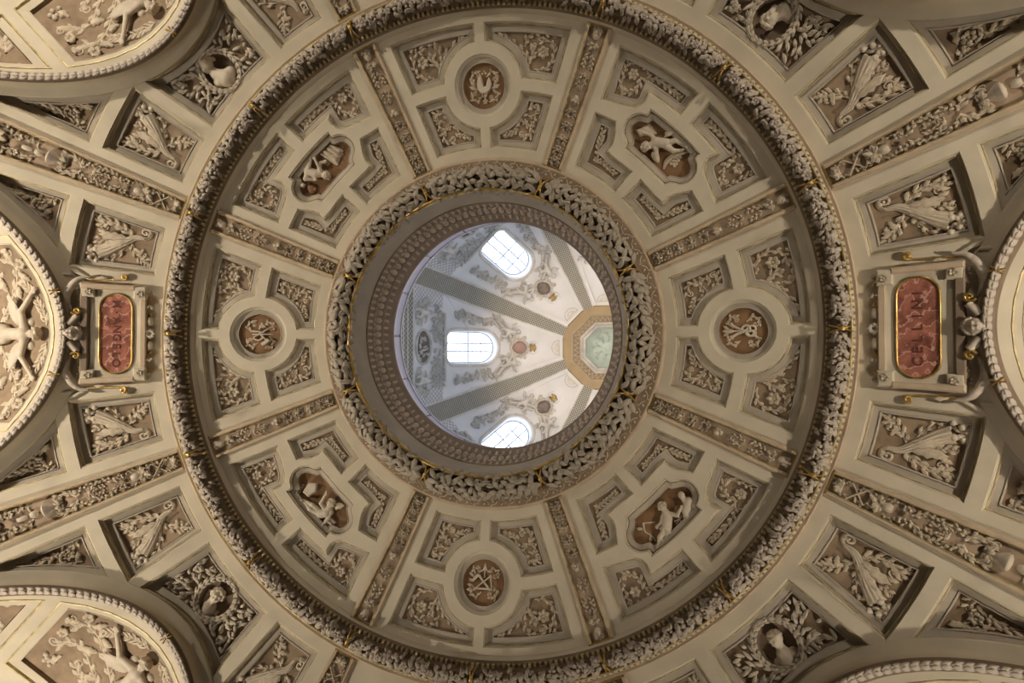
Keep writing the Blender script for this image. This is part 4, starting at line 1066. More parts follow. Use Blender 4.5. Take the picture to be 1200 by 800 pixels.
# ---- wreathed busts on the diagonals
def wreath_panel(deg, label, bust):
    P, h = WREATH, -D2
    G = inset(P, .134)
    ps = coffer_parts(P, D2, .13)[:4]
    hole = arc(.235, 0, 345, 24, (5.43, 0))
    ps.append(Part('ground', sheet(MB(), G, [hole], .3, h), TAUPE))
    ps.append(Part('niche', sheet(band(MB(), ccw(hole), [(0, h), (.01, h - .05), (.03, h - .09)]), inset(ccw(hole), .03), [], .15, h - .09), UMBER))
    ps.append(Part('niche_rim', band(MB(), ccw(hole), [(-.028, h), (-.024, h + .03), (-.008, h + .035), (0, h)]), DIMGOLD))
    for i in range(22):
        a = 2 * PI * i / 22
        c = (5.43 + .282 * math.cos(a), .282 * math.sin(a)); t = a + PI / 2
        m = MB()
        for q in (-.45, 0, .45): leaf(m, (c[0] - .05 * math.cos(t), c[1] - .05 * math.sin(t)), t + q, .12, .026, h + .015 * (q == 0), .04, 0, False, 5, .02)
        ps.append(Part('laurel_bundle', m, WHITE))
    r_ = random.Random(deg)
    corners = [np.array(q) for q in ((5.10, .56), (5.10, -.56), (5.86, .66), (5.86, -.66))]; cnt = 0
    while cnt < 84:
        q = np.array([r_.uniform(5.08, 5.9), r_.uniform(-.72, .72)])
        if np.hypot(q[0] - 5.43, q[1]) < .30 or not in_poly(q[None], G)[0]: continue
        c_ = min(corners, key=lambda k: np.hypot(*(k - q))); d_ = c_ - np.array([5.43, 0]); a = math.atan2(d_[1], d_[0]) + r_.uniform(-1.0, 1.0)
        L_ = r_.uniform(.10, .15); e = q + L_ * np.array([math.cos(a), math.sin(a)])
        if not in_poly(e[None], G)[0]: 
            L_ *= .6; e = q + L_ * np.array([math.cos(a), math.sin(a)])
            if not in_poly(e[None], G)[0]: continue
        cnt += 1
        ps.append(Part('laurel_leaf', leaf(MB(), q, a, L_, .026, h + .008 * (cnt % 4), .04, r_.uniform(-.4, .4), False, 6, .03), WHITE))
    ps += bust(h - .09)
    place(Tpl((5.45, 0, h), sphere_chart, ps), 'bust_panel', label, 'panel', deg, 'wreathed busts')
def body(caps, cut, H, nm='bust_body', k=.02, mat=WHITE, kids=()): return Part(nm, capsules_to_mesh(MB(), caps, .0095, k, cut, H - .01), mat, kids=list(kids))
def bust_helmet(H):
    hc, cut = head_caps((5.60, -.10, H + .09), .085, (.3, -.8, .5), (.9, .25, 0))
    b = hc + [((5.55, -.09, H + .07), (5.47, -.07, H + .06), .06, .06), ((5.45, -.08, H + .06), (5.33, -.02, H + .06), .085, .13), ((5.36, -.14, H + .05), (5.34, .09, H + .05), .08, .08)]
    hel = Part('helmet', capsules_to_mesh(MB(), [((5.62, -.07, H + .09), (5.66, -.09, H + .09), .095, .08), ((5.66, -.17, H + .10), (5.70, .0, H + .09), .03, .045), ((5.70, 0, H + .09), (5.60, .06, H + .09), .04, .03)], .0095, .015, (), H - .01), RELIEF)
    return [body(b, cut, H, kids=[hel])]
def bust_draped(H):
    hc, cut = head_caps((5.41, .03, H + .10), .095, (.1, -.35, .9), (-.85, .2, 0))
    b = hc + [((5.48, .03, H + .07), (5.54, .02, H + .06), .06, .06), ((5.56, .0, H + .05), (5.60, -.02, H + .04), .09, .10)]
    m = MB(); tube(m, spline([(5.56, -.17), (5.61, -.02), (5.55, .13), (5.43, .18)], 14), .045, .03, H, 1.5); 
    m2 = MB(); hair(m2, (5.41, .03, H + .10), .095, (.1, -.35, .9), (-.85, .2, 0), 26, random.Random(2))
    return [body(b, cut, H, kids=[Part('hair', m2, WHITE)]), Part('collar_drapery', m, WHITE)]
def bust_profile(H):
    hc, cut = head_caps((5.39, -.03, H + .09), .088, (.1, .75, .6), (-.9, .15, 0))
    b = hc + [((5.45, -.01, H + .07), (5.53, .01, H + .06), .055, .06), ((5.55, .02, H + .06), (5.62, .04, H + .05), .09, .10), ((5.60, -.08, H + .04), (5.58, .14, H + .04), .07, .06)]
    m2 = MB(); hair(m2, (5.39, -.03, H + .09), .088, (.1, .75, .6), (-.9, .15, 0), 30, random.Random(4))
    return [body(b, cut, H, kids=[Part('hair', m2, RELIEF)])]
def bust_bearded(H):
    hc, cut = head_caps((5.42, -.02, H + .10), .092, (.35, -.4, .8), (-.8, -.5, 0))
    b = hc + [((5.47, -.06, H + .10), (5.53, -.08, H + .09), .05, .035), ((5.49, .02, H + .06), (5.56, .06, H + .06), .06, .07), ((5.57, .02, H + .05), (5.57, .14, H + .05), .09, .08)]
    m = MB(); tube(m, curl((.2, 1), (5.60, -.05), .12, .55, -1, 14), .028, .02, H + .06, 1.2)
    m2 = MB(); hair(m2, (5.42, -.02, H + .10), .092, (.35, -.4, .8), (-.8, -.5, 0), 30, random.Random(9))
    return [body(b, cut, H, kids=[Part('hair', m2, WHITE)]), Part('cloak_fold', m, WHITE)]
wreath_panel(225, 'laurel wreath panel with helmeted bust in dark round niche', bust_helmet)
wreath_panel(135, 'laurel wreath panel with curly bust in draped collar', bust_draped)
wreath_panel(45, 'laurel wreath panel with short-haired bust in profile, gilt-rimmed niche', bust_profile)
wreath_panel(315, 'laurel wreath panel with bearded bust and cloak fold', bust_bearded)
# ---- lettered cartouches on the long axis
def lettering(parent, text, us_, v0, size, h):
    """incised capitals: top of the letters towards the opening"""
    n = len(text); step = v0 * 2 / (n - 1)
    for i, ch in enumerate(text):
        c = bpy.data.curves.new('letter', 'FONT'); c.body = ch; c.size = size; c.align_x = 'CENTER'; c.align_y = 'CENTER'; c.extrude = .004; c.offset = .004
        c.materials.append(INK)
        o = bpy.data.objects.new('letter', c); me = bpy.data.meshes.new_from_object(o); bpy.data.objects.remove(o)
        o = bpy.data.objects.new('letter', me); COL.objects.link(o); o.parent = parent
        v = v0 - i * step
        q = sphere_chart(np.array([[us_, v, h], [us_, v - .05, h], [us_ - .05, v, h]]))
        ax = Vector(q[1] - q[0]).normalized(); ay = Vector(q[2] - q[0]).normalized(); az = ax.cross(ay)
        M = Matrix((ax, ay, az)).transposed().to_4x4(); M.translation = Vector(q[0]) - Vector(parent['base'])
        o.matrix_basis = M
def cartouche(deg, label, text, v0):
    ps = []
    R_ = [(5.09, -.60), (5.09, .60), (5.86, .66), (5.86, -.66)]
    ps.append(Part('back_panel', plate(MB(), [(5.12, -.68), (5.12, .68), (5.84, .70), (5.84, -.70)], -.005, .075, .012, .16), CREAM, False))
    stad = lambda r, dv: ccw(arc(r, -90, 90, 9, (0, dv)) + arc(r, 90, 270, 9, (0, -dv)))
    S = stad(.20, .37); S = ccw(np.column_stack([5.465 + S[:, 1] * 0 + np.array([p[0] for p in [(q[1], q[0]) for q in S]]) * 0, S[:, 1]]))  if False else None
    pts = [(5.465 + .20 * math.cos(t), .385 + .20 * math.sin(t)) for t in np.linspace(0, PI, 12)] + [(5.465 + .20 * math.cos(t), -.385 + .20 * math.sin(t)) for t in np.linspace(PI, 2 * PI, 12)]
    O = ccw(pts)
    ps.append(Part('gilt_rim', band(MB(), O, [(-.022, .07), (-.018, .095), (-.006, .10), (.004, .085), (.008, .072)]), GOLD))
    ps.append(Part('marble_plate', sheet(MB(), inset(O, .006), [], .2, .076), MARBLE))
    # frame boards: outer board, inner board with scroll, two side boards
    ps.append(Part('frame_board', plate(MB(), [(5.07, -.62), (5.07, .62), (5.15, .62), (5.15, -.62)], 0, .10, .012), ROSEGOLD, False))
    ps.append(Part('frame_board', plate(MB(), [(5.80, -.66), (5.80, .66), (5.90, .66), (5.90, -.66)], 0, .12, .015), UMBER, False))
    for s_ in (1, -1):
        ps.append(Part('side_board', plate(MB(), [(5.20, s_ * .635), (5.90, s_ * .665), (5.90, s_ * .755), (5.20, s_ * .715)], .0, .14, .02), ROSEGOLD, False))
        for u, q in ((5.14, .62), (5.80, .65)):
            ps.append(Part('corner_block', plate(MB(), [(u - .08, s_ * (q - .11)), (u + .09, s_ * (q - .11)), (u + .09, s_ * (q + .08)), (u - .08, s_ * (q + .08))], 0, .13, .018), CREAM, False,
                           kids=[Part('rosette', rosette(MB(), (u, s_ * (q - .03)), .05, .13, 5, .02), RELIEF)]))
        # gilded scroll that runs along the side and ends in a volute
        m = MB(); Q = np.array([(5.86, s_ * .80), (5.70, s_ * .80), (5.52, s_ * .795), (5.36, s_ * .80)])
        A = spline(Q, 10); V_ = curl((-1, 0), A[-1], .045, 1.2, s_ * -1, 14)
        tube(m, np.vstack([A, V_[1:]]), [.014] * 10 + [.022] * 13, 0, .05, 1.2); ps.append(Part('gilt_volute', m, GOLD))
        ps.append(Part('acanthus_leaf', leaf(MB(), (5.74, s_ * .80), PI * .9 * 1, .16, .035, .03, .03, .3, True), RELIEF))
        # crescent swag between side scroll and head
        m = MB(); C_ = spline([(5.78, s_ * .84), (5.92, s_ * .80), (6.03, s_ * .66), (6.06, s_ * .50), (6.01, s_ * .34)], 16)
        tube(m, C_, [.014 + .036 * math.sin(PI * i / 15) for i in range(16)], 0, .10, 1.3, 7); ps.append(Part('ribbon_swag', m, STONE))
        m = MB(); leaf(m, (5.84, s_ * .84), s_ * .5, .24, .03, .02, .02, s_ * .1); leaf(m, (6.0, s_ * .86), s_ * .2, .16, .03, .02, .02, -s_ * .4); ps.append(Part('ribbon_end', m, CREAM))
        m = MB(); V_ = curl((-.3, -s_), (5.995, s_ * .315), .058, 1.25, s_ * -1, 18); tube(m, V_, .024, .014, .15, 1.6); dome(m, V_[-1], .02, .16, 1.3, 8, 3); ps.append(Part('gilt_volute', m, GOLD))
        m = MB(); tube(m, [(5.93, s_ * .26), (5.98, s_ * .19), (6.03, s_ * .13)], .05, .06, .12, 1.4, 7); ps.append(Part('scroll_roll', m, STONE))
        m = MB(); tube(m, spline([(5.90, s_ * .58), (5.93, s_ * .48), (5.91, s_ * .40), (5.95, s_ * .34)], 10), .018, .014, .06, 1.2); ps.append(Part('gilt_bracket', m, DIMGOLD))
        ps.append(Part('rosette', rosette(MB(), (5.88, s_ * .50), .055, .05, 6, .03), RELIEF))
        for i in range(3): ps.append(Part('drop_bead', dome(MB(), (5.935 - .0 * i, s_ * (.60 + .045 * i)), .017, .05, 1.5, 7, 3), WHITE))
        # column of small vases along the inner edge
        ps.append(Part('vase', tube(MB(), [(5.04, s_ * q) for q in (.12, .16, .20, .24)], [.028, .04, .042, .03], 0, .03, 1.3, 7), WHITE))
        for q in (.27, .51):
            m = MB(); V_ = curl((-.4, s_ * 1.0), (5.03, s_ * q), .034, 1.2, s_ * -1, 12); tube(m, V_, .016, .010, .03, 1.5); ps.append(Part('gilt_volute', m, GOLD))
        ps.append(bunch(5.03, s_ * .38, .06, .03, 7, 'leaf_knot', RELIEF, s_ * PI / 2))
        ps.append(bunch(5.04, s_ * .60, .06, .03, 5, 'leaf_knot', RELIEF, s_ * PI / 2))
    ps.append(Part('rosette', rosette(MB(), (5.03, 0), .075, .03, 8, .05), STONE))
    # the head at the crown of the cartouche
    hc, cut = head_caps((5.99, 0, .20), .088, (0.15, 0, 1), (-1, 0, .1))
    mk = capsules_to_mesh(MB(), hc + [((6.05, -.06, .12), (6.05, .06, .12), .05, .05), ((5.99, 0, .05), (5.99, 0, .15), .09, .09)], .0095, .015, cut, -.02)
    hm = MB(); hair(hm, (5.975, 0, .165), .088, (.15, 0, 1), (-1, 0, .1), 34, random.Random(8))
    ps.append(Part('mask_head', mk, STONE, kids=[Part('hair', hm, STONE)]))
    t = Tpl((5.5, 0, 0), sphere_chart, ps)
    e = place(t, 'cartouche', label, 'cartouche', deg, 'lettered marble cartouches')
    e['base'] = [float(x) for x in t.B]
    lettering(e, text, 5.465, v0, .155, .079)
cartouche(180, 'cartouche with red marble plate, lettering with a dot, nearer the mallet medallion', 'M\u00b7ANGELO', .44)
cartouche(0, 'cartouche with red marble plate, heavily veined, nearer the tongs medallion', 'CELLINI', .40)
# ---- fruit garland of the outer ring, bound by ribbons every 22.5 degrees
RG, HG, rG = 4.648, sz(4.648) - .135, .084
gch = ring_chart(RG, HG, rG)
fru = MB(); dome(fru, (0, 0), .042, 0, 1.2, 9, 4); fruit_me = mesh_of('fruit', fru, flat_chart, STONE)
ro = MB(); rosette(ro, (0, 0), .062, 0, 6, .035); dome(ro, (0, 0), .02, .03, 1.2, 7, 3); rose_me = mesh_of('rose', ro, flat_chart, STONE)
lf = MB(); leaf(lf, (-.06, 0), 0, .14, .034, 0, .03, .25, True, 6, .02); gleaf_me = mesh_of('garland_leaf', lf, flat_chart, STONE)
def ring_frame(ch, a, b, h, spin, B, scale=1.0):
    e = 1e-3
    q = ch(np.array([[a, b, h], [a + e, b, h], [a, b, h + .01]]))
    ax = Vector(q[1] - q[0]).normalized(); az = Vector(q[2] - q[0]).normalized(); ay = az.cross(ax)
    M = Matrix((ax, ay, az)).transposed().to_4x4() @ Matrix.Rotation(spin, 4, 'Z') @ Matrix.Scale(scale, 4)
    M.translation = Vector(q[0]) - Vector(B); return M
def fruit_garland(seed):
    r_ = random.Random(seed); w = rad(11.25) - .012
    B = gch(np.array([[0, 0, 0]]))[0]; ps = []
    core = MB(); aa = np.linspace(-w, w, 25); bb = np.linspace(-1.7, 1.7, 7)
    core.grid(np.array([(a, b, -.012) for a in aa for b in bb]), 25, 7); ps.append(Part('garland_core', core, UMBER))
    fol = MB()
    for i in range(70):
        a, b = r_.uniform(-w, w), r_.uniform(-1.15, 1.15); q = MB(); leaf(q, (0, 0), r_.uniform(0, 2 * PI), r_.uniform(.07, .11), .028, 0, .03, r_.uniform(-.6, .6), False, 5, .03)
        v = q.verts(); fol.add(np.stack([a + v[:, 0] / RG, b + v[:, 1] / rG, v[:, 2] - .005], 1), q.f)
    ps.append(Part('foliage', fol, STONE, kind='stuff'))
    n = 18
    for i in range(n):
        a = -w + 2 * w * (i + .5) / n
        b0 = r_.uniform(-.25, .25)
        if i % 4 == 1: ps.append(Part('rose', None, STONE, mesh=rose_me, matrix=ring_frame(gch, a, b0, .012, r_.uniform(0, 6), B, r_.uniform(.75, 1.05))))
        else:
            for b in (b0 - .9, b0 - .3, b0 + .3, b0 + .9):
                k = r_.random()
                if k < .62: ps.append(Part('fruit', None, STONE, mesh=fruit_me, matrix=ring_frame(gch, a + r_.uniform(-.006, .006), b, 0, r_.uniform(0, 6), B, r_.uniform(.55, .9))))
                else: ps.append(Part('garland_leaf', None, STONE, mesh=gleaf_me, matrix=ring_frame(gch, a, b, .008, r_.uniform(0, 6), B, r_.uniform(.8, 1.1))))
    t = Tpl.__new__(Tpl); t.chart = gch; t.B = B; t.parts = ps
    for p in ps: t._prep(p)
    return t
garT = [fruit_garland(s_) for s_ in (11, 12, 13)]
def ribbon_tpl(ch, Rc, rc, half, bm, w, label=None):
    ps = []
    for s_ in (1, -1):
        m = MB(); b = np.linspace(-bm, bm, 11); n = len(b); V = []
        for i, q in enumerate(b):
            a = s_ * half * q / bm
            for j, (da, hh) in enumerate(((-w, 0), (-w * .7, .022), (w * .7, .022), (w, 0))): V.append((a + da / Rc, q, .03 + hh + (.006 if s_ > 0 else 0)))
        m.grid(np.array(V), n, 4); ps.append(Part('ribbon_strap', m, GOLD))
    q = MB(); dome(q, (0, 0), .03, 0, 1.0, 8, 3); v = q.verts(); m = MB(); m.add(np.stack([v[:, 0] / Rc, v[:, 1] / rc, v[:, 2] + .05], 1), q.f); ps.append(Part('ribbon_knot', m, GOLD))
    return Tpl((0, 0, 0), ch, ps)
ribT1 = ribbon_tpl(gch, RG, rG, .010, 1.5, .011)
for i in range(16):
    a_ = 22.5 * i; k = int(round((a_ + 11.25) / 45 - .25)) if False else None
    c_ = (a_ + 11.25) % 360; s0 = int(((c_ + 22.5) % 360) // 45) * 45; side = NM[(s0 + (45 if ((c_ - s0 + 180) % 360 - 180) > 0 else -45)) % 360]
    place(garT[i % 3], 'fruit_garland', 'fruit garland of the outer ring past the %s, on the %s half' % (NM[s0], side), 'garland', c_, 'fruit garlands of the outer ring')
    if i % 2 == 0: lab = 'gilded ribbon on the outer garland in line with the %s' % NM[int(a_) % 360]
    else: lab = 'gilded ribbon on the outer garland, by the rib between %s and %s' % (NM[int(a_ - 22.5) % 360], NM[int(a_ + 22.5) % 360])
    place(ribT1, 'garland_ribbon', lab, 'ribbon', a_, 'ribbons of the outer garland')
# ---- laurel of the inner ring: every leaf is a part
RL, HL, rL = 2.205, 10.09, .098
lch = ring_chart(RL, HL, rL)
lv = MB(); leaf(lv, (-.075, 0), 0, .165, .040, 0, .034, 0.0, False, 6, .05); laurel_me = [mesh_of('laurel_leaf', lv, flat_chart, LEAFST)]
lv = MB(); leaf(lv, (-.07, 0), 0, .155, .037, 0, .034, 0.35, False, 6, .06); laurel_me.append(mesh_of('laurel_leaf', lv, flat_chart, LEAFST))
lv = MB(); leaf(lv, (-.07, 0), 0, .155, .037, 0, .034, -0.35, False, 6, .06); laurel_me.append(mesh_of('laurel_leaf', lv, flat_chart, LEAFST))
def laurel(seed):
    r_ = random.Random(seed); w = rad(22.5) - .03; B = lch(np.array([[0, 0, 0]]))[0]; ps = []
    core = MB(); aa = np.linspace(-w - .03, w + .03, 33); bb = np.linspace(-1.75, 1.75, 7)
    core.grid(np.array([(a, b, -.03) for a in aa for b in bb]), 33, 7); ps.append(Part('laurel_core', core, UMBER))  # dark core colour paints the shade in the gaps between leaves
    for i in range(22):
        for j in range(4):
            a = -w + 2 * w * (i + .5 + (.5 if j % 2 else 0)) / 22.5; b = (-1.1, -.38, .38, 1.1)[j] + r_.uniform(-.15, .15)
            sp = (1 if i < 11 else -1); spin = (0 if sp > 0 else PI) + (.9 if (i + j) % 2 else -.9) * r_.uniform(.35, 1.3) + r_.uniform(-.25, .25)
            ps.append(Part('laurel_leaf', None, LEAFST, mesh=laurel_me[r_.randrange(3)], matrix=ring_frame(lch, a, b, r_.uniform(-.008, .035), spin, B, r_.uniform(.95, 1.25))))
    t = Tpl.__new__(Tpl); t.chart = lch; t.B = B; t.parts = ps
    for p in ps: t._prep(p)
    return t
lauT = [laurel(0), laurel(5)]
ribT2 = ribbon_tpl(lch, RL, rL, .030, 1.45, .013)
for k in range(8):
    a_ = 45 * k
    place(lauT[k % 2], 'laurel_garland', 'laurel leaf garland around the opening, facing the %s' % NM[a_], 'garland', a_, 'laurel garlands of the inner ring')
    place(ribT2, 'laurel_ribbon', 'gilded cross ribbon on laurel ring, facing the rib of %s and %s' % (NM[a_], NM[(a_ + 45) % 360]), 'ribbon', a_ + 22.5, 'ribbons of the laurel ring')
# ---- reliefs of the arch soffits
def soffit_centre():
    D = .11; h = -D; P = SOFC
    ps = [Part('gilt_fillet', band(MB(), P, [(-.004, 0), (0, .012), (.016, .013), (.022, -.03)]), OLDGOLD, False),
          Part('border', band(MB(), P, [(.022, -.03), (.12, -.045), (.126, -.035), (.136, -.04)]), CREAM, False),
          Part('ground', sheet(band(MB(), P, [(.136, -.04), (.142, -D)]), inset(P, .142), [], .3, -D), TAUPE)]
    # winged figure with spread arms, head towards the ring
    p3 = lambda x, y, z: (x, y, h + z)
    hc, cut = head_caps(p3(6.70, 0, .10), .085, (.35, 0, .9), (-.9, 0, .2))
    caps = hc + [(p3(6.77, 0, .08), p3(6.86, 0, .08), .045, .05), (p3(6.90, -.10, .08), p3(6.90, .10, .08), .06, .06), (p3(6.90, 0, .08), p3(7.08, 0, .08), .105, .085), (p3(7.08, 0, .08), p3(7.26, 0, .07), .085, .11)]
    for s_ in (1, -1):
        caps += [(p3(6.90, s_ * .12, .08), p3(6.93, s_ * .34, .09), .052, .042), (p3(6.93, s_ * .34, .09), p3(6.72, s_ * .60, .07), .042, .028)]
        caps += hand_caps(p3(6.72, s_ * .60, .07), (-.55, s_ * .7, 0), .034)
        caps += [(p3(7.26, s_ * .06, .07), p3(7.52, s_ * .14, .09), .088, .062), (p3(7.52, s_ * .14, .09), p3(7.80, s_ * .07, .06), .060, .036), (p3(7.80, s_ * .07, .06), p3(7.88, s_ * .09, .08), .034, .024)]
    hm = MB(); hair(hm, p3(6.70, 0, .10), .088, (.35, 0, .9), (-.9, 0, .2), 34, random.Random(6))
    ps.append(Part('winged_figure', capsules_to_mesh(MB(), caps, .012, .022, cut, h - .01), WHITE, kids=[Part('hair', hm, RELIEF)]))
    r_ = random.Random(21)
    for s_ in (1, -1):
        ps.append(Part('wing', wing(MB(), (6.86, s_ * .16), s_ * .75, .42, h + .0, 9, 1.0, .05, -s_), WHITE))
        k = dict(h0=h, side=s_)
        ps.append(Part('leaf_spray', sprig(MB(), [(6.56, s_ * .12), (6.62, s_ * .34), (6.76, s_ * .58), (6.92, s_ * .76)], .014, nl=14, ls=.13, lw=.2, **k), RELIEF))
        ps.append(Part('acanthus_scroll', sprig(MB(), [(7.40, s_ * .14), (7.22, s_ * .42), (7.02, s_ * .70), (6.98, s_ * .98), (7.08, s_ * 1.08)], .024, nl=8, ls=.15, cr=.09, **k), RELIEF))
        ps.append(Part('acanthus_scroll', sprig(MB(), [(7.60, s_ * .25), (7.45, s_ * .55), (7.30, s_ * .80), (7.38, s_ * 1.02), (7.52, s_ * 1.08)], .024, nl=8, ls=.14, cr=.08, **k), RELIEF))
        ps.append(Part('acanthus_scroll', sprig(MB(), [(7.72, s_ * .22), (7.70, s_ * .50), (7.60, s_ * .72)], .02, nl=5, ls=.13, cr=.07, **k), RELIEF))
        ps.append(Part('rosette', rosette(MB(), (6.84, s_ * 1.02), .085, h, 6, .05), RELIEF))
        ps.append(Part('rosette', rosette(MB(), (7.28, s_ * 1.14), .08, h, 6, .05), RELIEF))
        for x, y, a, l in ((6.76, .78, .5, .20), (6.98, .52, 1.5, .18), (7.14, 1.18, 2.6, .14), (7.62, .95, .2, .18), (7.2, .62, 1.0, .22), (7.5, .36, .9, .2), (7.0, 1.17, .3, .12)):
            ps.append(Part('acanthus_leaf', leaf(MB(), (x, s_ * y), s_ * a, l, l * .24, h, .045, s_ * .5, True, 7, .02), RELIEF))
        for i in range(9):
            ps.append(Part('fruit', dome(MB(), (7.72 + .06 * (i % 3) + r_.uniform(-.03, .03), s_ * (.98 + .06 * (i // 3) + r_.uniform(-.03, .03))), r_.uniform(.028, .042), h + .01, 1.2, 8, 4), WHITE))
    return ps
def soffit_side(sg):
    P = SOFS if sg < 0 else mir(SOFS); h = -.10
    return [Part('gilt_fillet', band(MB(), P, [(-.004, 0), (0, .012), (.016, .013), (.022, -.03)]), OLDGOLD, False),
            Part('border', band(MB(), P, [(.022, -.03), (.11, -.045), (.126, -.05)]), CREAM, False),
            Part('ground', sheet(band(MB(), P, [(.126, -.05), (.13, h)]), inset(P, .13), [], .3, h), TAUPE),
            SP(sg, [(7.15, -1.9), (7.3, -2.1), (7.55, -2.2), (7.7, -2.05)], h0=h, nl=9, ls=.16, w=.028, cr=.10, side=1),
            SP(sg, [(7.6, -1.85), (7.8, -1.78), (7.98, -1.85)], h0=h, nl=6, ls=.13, w=.02, cr=.05), RO(sg, (7.72, -2.05), .11, h, 7),
            SP(sg, [(7.4, -1.95), (7.2, -1.80), (7.05, -1.76)], h0=h, nl=5, ls=.12, w=.018)]
sofT = Tpl((7.1, 0, -.11), barrel_chart, soffit_centre())
sofS = {s_: Tpl((7.5, -s_ * 2.0, -.1), barrel_chart, soffit_side(s_)) for s_ in (-1, 1)}
for a_ in OCT:
    place(sofT, 'soffit_relief', 'winged figure relief under the arch on the %s axis' % NM[a_], 'relief', a_, 'figure reliefs of the arch soffits')
    for s_ in (-1, 1):
        if a_ == 0: continue
        place(sofS[s_], 'foliage_relief', 'side foliage panel under the arch on the %s axis, %s side' % (NM[a_], NM[(a_ + s_ * 45) % 360]), 'panel', a_, 'side panels of the arch soffits')
# ================================================================== the upper cupola: mosaic ribs, window ornaments, cornice
def with_uv(mb, uv): mb.uv = np.asarray(uv, float); return mb
def cup_rib():
    s = np.linspace(0, s_end, 40); a = cup_a(s); z = np.interp(s, _ss, _hh); R = a / math.cos(PI / 8)
    ps = []
    def strip_(w0, w1, dh, mat, nm, uvs=False):
        V, U = [], []
        n = np.zeros((len(s), 2)); n[:, 0] = -np.gradient(z); n[:, 1] = np.gradient(R); n /= np.linalg.norm(n, axis=1)[:, None] + 1e-9
        if n[5, 1] > 0: n = -n
        for i in range(len(s)):
            k = min(1.0, .55 + .12 * s[i])
            for w in (w0, w1):
                V.append((R[i] + n[i, 0] * (dh - .0), w * k, H0 + z[i] + n[i, 1] * dh)); U.append((s[i] / .055, w * k / .055))
        m = MB(); m.grid(np.array(V), len(s), 2)
        if uvs: with_uv(m, U)
        return Part(nm, m, mat, chart=flat_chart)
    ps.append(strip_(-.34, .34, .16, MOSA, 'mosaic_face', True))
    for q in (-1, 1):
        ps.append(strip_(q * .34, q * .40, .17, PLREL, 'rib_edge')); ps.append(strip_(q * .40, q * .62, .12, PLASTER, 'rib_slope'))
    return Tpl((5.0, 0, H0 + 27), flat_chart, ps)
crT = cup_rib()
WN = {180: 'the whole window', 225: 'the glaring upper window', 135: 'the half hidden lower window', 270: 'the window past the upper rib'}
nmw = {0: 'E', 45: 'F'}
for k in range(8):
    a_ = 22.5 + 45 * k
    lab = {157.5: 'mosaic rib between the whole window and the half hidden window', 202.5: 'mosaic rib between the whole window and the glaring window',
           247.5: 'mosaic rib on the far side of the glaring window', 112.5: 'mosaic rib on the far side of the half hidden window'}.get(a_)
    if lab: place(crT, 'cupola_rib', lab, 'rib', a_, 'mosaic ribs of the cupola')
def small_putto(c, face, flip):
    x, y, h = c; f = flip
    p = lambda a, b, z: (x + a, y + f * b, h + z)
    hc, cut = head_caps(p(-.22, .02, .12), .105, (.3, f * -.4, .8), (-1, 0, 0))
    caps = hc + [(p(-.14, .01, .1), p(-.04, 0, .1), .07, .10), (p(-.02, 0, .1), p(.18, .02, .09), .12, .11), (p(-.04, .08, .1), p(-.02, .26, .12), .06, .045), (p(-.02, .26, .12), p(-.16, .36, .1), .045, .035),
                 (p(-.04, -.08, .1), p(-.02, -.22, .12), .06, .045), (p(-.02, -.22, .12), p(.02, -.36, .1), .045, .035),
                 (p(.2, -.03, .09), p(.32, -.18, .13), .095, .07), (p(.32, -.18, .13), p(.50, -.14, .08), .068, .04), (p(.2, .05, .09), p(.40, .14, .11), .095, .07), (p(.40, .14, .11), p(.58, .10, .08), .066, .04)]
    return capsules_to_mesh(MB(), caps, .03, .03, cut, h - .02)
